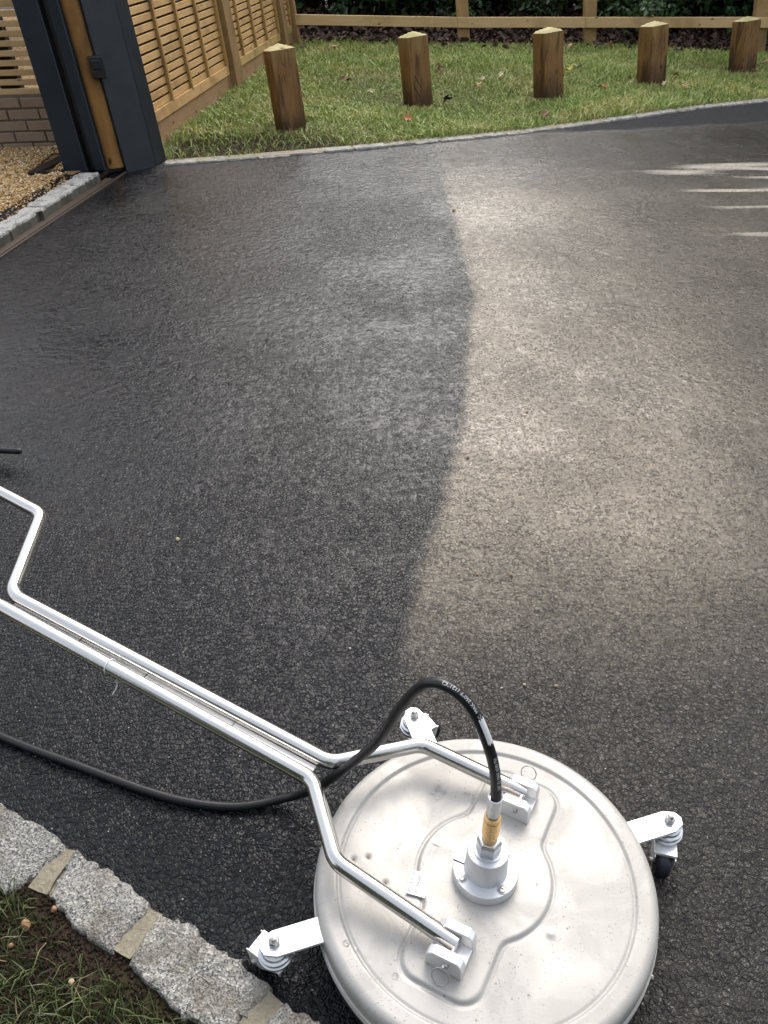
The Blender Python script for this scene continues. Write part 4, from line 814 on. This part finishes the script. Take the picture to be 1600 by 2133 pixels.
SH += [((2.75, 16.4, .9), (1.9, .7, 1.4), 6500, .16, 'leafA', 'dark shrub filling the hedge behind the fourth bollard'), ((5.4, 15.3, .9), (1.7, .8, 1.3), 6500, .15, 'leafA', 'dark shrub in the second row behind the fifth bollard'), ((-1.0, 15.6, .85), (1.8, .8, 1.25), 6500, .15, 'leafA', 'dark shrub in the second row behind the left rail span'), ((1.5, 15.5, .85), (1.8, .8, 1.25), 6500, .15, 'leafA', 'dark shrub in the second row behind the first rail post'), ((3.9, 15.1, .85), (1.8, .8, 1.25), 6500, .15, 'leafA', 'dark shrub in the second row behind the second rail post'), ((6.3, 14.3, .9), (1.8, .9, 1.3), 6500, .15, 'leafA', 'dark shrub in the second row behind the right rail post')]
for i, (c, rd, n, sz, m, l) in enumerate(SH): shrub('hedge_shrub', c, rd, int(n * 1.6), sz * 1.12, MT[m], l, 'shrub', 'shrubs of the hedge', 700 + i * 3)
# sprig hanging over the rail, and pale laurel leaves below it
t = thing('overhanging_sprig', (3.55, 12.0, .4), 'leafy green sprig hanging over the rail beside the fourth bollard', 'sprig')
r = np.random.default_rng(31); P = np.array([3.30, 11.75, .46]) + r.normal(0, 1, (90, 3)) * [.13, .10, .075]; V, F = leafcards(P, .075, .8, 32, .6); npmesh('foliage', V - np.array(t.location), F, MT['leafB'], t)
MB().tube(catmull([(3.6, 12.9, .75), (3.48, 12.3, .62), (3.32, 11.8, .45)], 6), .006, 6).build('stem', MT['bark'], t)
t = thing('laurel_sprig', (3.3, 11.9, .1), 'fan of large pale laurel leaves just under the rail', 'sprig'); m = MB()
for k in range(6):
    a = math.radians(-62 + k * 26); b = Vector((3.33, 11.85, .22)); dv_ = Vector((math.sin(a) * .95, -.25, -math.cos(a) * .75 + .1)).normalized(); sdv = dv_.cross(Vector((0, -1, .2))).normalized(); L = .16 + .03 * math.sin(k * 2)
    m = MB(); vs = []
    for q, wv in ((0, .006), (.25, .028), (.5, .036), (.75, .026), (1, .002)): vs += [b + dv_ * L * q - sdv * wv + Vector((0, -.01, 0)), b + dv_ * L * q, b + dv_ * L * q + sdv * wv + Vector((0, -.01, 0))]
    m.add(vs, [(3 * q + j, 3 * q + j + 1, 3 * q + j + 4, 3 * q + j + 3) for q in range(4) for j in (0, 1)]).build('leaf', MT['leafC'], t, smooth=60)
MB().tube([(3.5, 12.6, .35), (3.40, 12.1, .30), (3.33, 11.85, .22)], .006, 6).build('stem', MT['bark'], t)
def tree(x, y, h, cr, n, label, seed, mat='leafT', cz=.62):
    r = np.random.default_rng(seed); t = thing('background_tree', (x, y, 0), label, 'tree', 'trees beyond the hedge'); tk = MB(); top = Vector((x, y, 0)) + UP * h * .75
    tk.tube(catmull([(x, y, -.05), Vector((x, y, 0)).lerp(top, .5) + Vector((.1, 0, 0)), top], 6), [.17 - .011 * k for k in range(13)], 10)
    for k in range(7):
        b = Vector((x, y, 0)).lerp(top, .35 + .09 * k); a = k * 2.4; tk.tube([b, b + Vector((math.cos(a), math.sin(a), .6)) * cr * .4, b + Vector((math.cos(a), math.sin(a), .8)) * cr * .8], [.05, .035, .012], 6)
    tk.build('trunk', MT['bark'], t, smooth=60); cl = 60; d = r.normal(0, 1, (cl, 3)); d /= np.linalg.norm(d, axis=1)[:, None]; cc = np.array([x, y, h * cz]) + d * np.array([cr, cr, h * .42]) * r.uniform(.2, 1, (cl, 1)); w_ = r.integers(0, cl, n)
    P = cc[w_] + r.normal(0, .32, (n, 3)) * cr * .45; P[:, 2] = np.maximum(P[:, 2], .3); V, F = leafcards(P, .21, .5, seed + 1, .55); npmesh('crown', V - np.array(t.location), F, MT[mat], t)
for i, (x, y, h, cr, l) in enumerate([(-4.8, 14.5, 6.0, 2.0, 'tree rising behind the slat fence at left'), (-2.9, 17.5, 5.0, 1.6, 'slim tree behind the dark shrub at the fence corner'), (4.9, 16.8, 6.5, 2.0, 'tree behind the small leaved shrub at right'),
        (6.6, 14.3, 8.0, 2.5, 'tall tree behind the right end of the rail fence'), (8.6, 11.8, 9.0, 2.8, 'tall tree standing well right of the lawn'), (10.2, 8.0, 8.0, 2.8, 'tree on the far right beside the drive'),
        (-5.5, -5.5, 7.0, 2.8, 'unseen tree added behind the camera at left to darken reflections'), (-1.0, -7.0, 7.5, 3.0, 'unseen tree added right behind the camera to darken reflections'), (4.0, -6.5, 7.0, 3.0, 'unseen tree added behind the camera at right to darken reflections')]): tree(x, y, h, cr, 9000, l, 900 + i * 5)  # trees behind the camera are added out of view to darken steel reflections

# unseen clipped hedge added behind the camera to block low sky
t = thing('added_hedge', (0, -4.2, 0), 'long clipped evergreen hedge, unseen, added behind the camera to block low sky', 'hedge')
P = np.stack([rng.uniform(-9, 9, 16000), rng.uniform(-4.7, -3.7, 16000), rng.uniform(.05, 2.6, 16000)], -1); V, F = leafcards(P, .17, .3, 77, .6); npmesh('foliage', V - np.array(t.location), F, MT['leafA'], t)
m = MB()
for k in range(10): m.tube([(-8 + k * 1.8, -4.2, -.05), (-8 + k * 1.8 + .1, -4.2, 2.2)], [.05, .02], 7)
m.build('stem', MT['bark'], t, smooth=60)
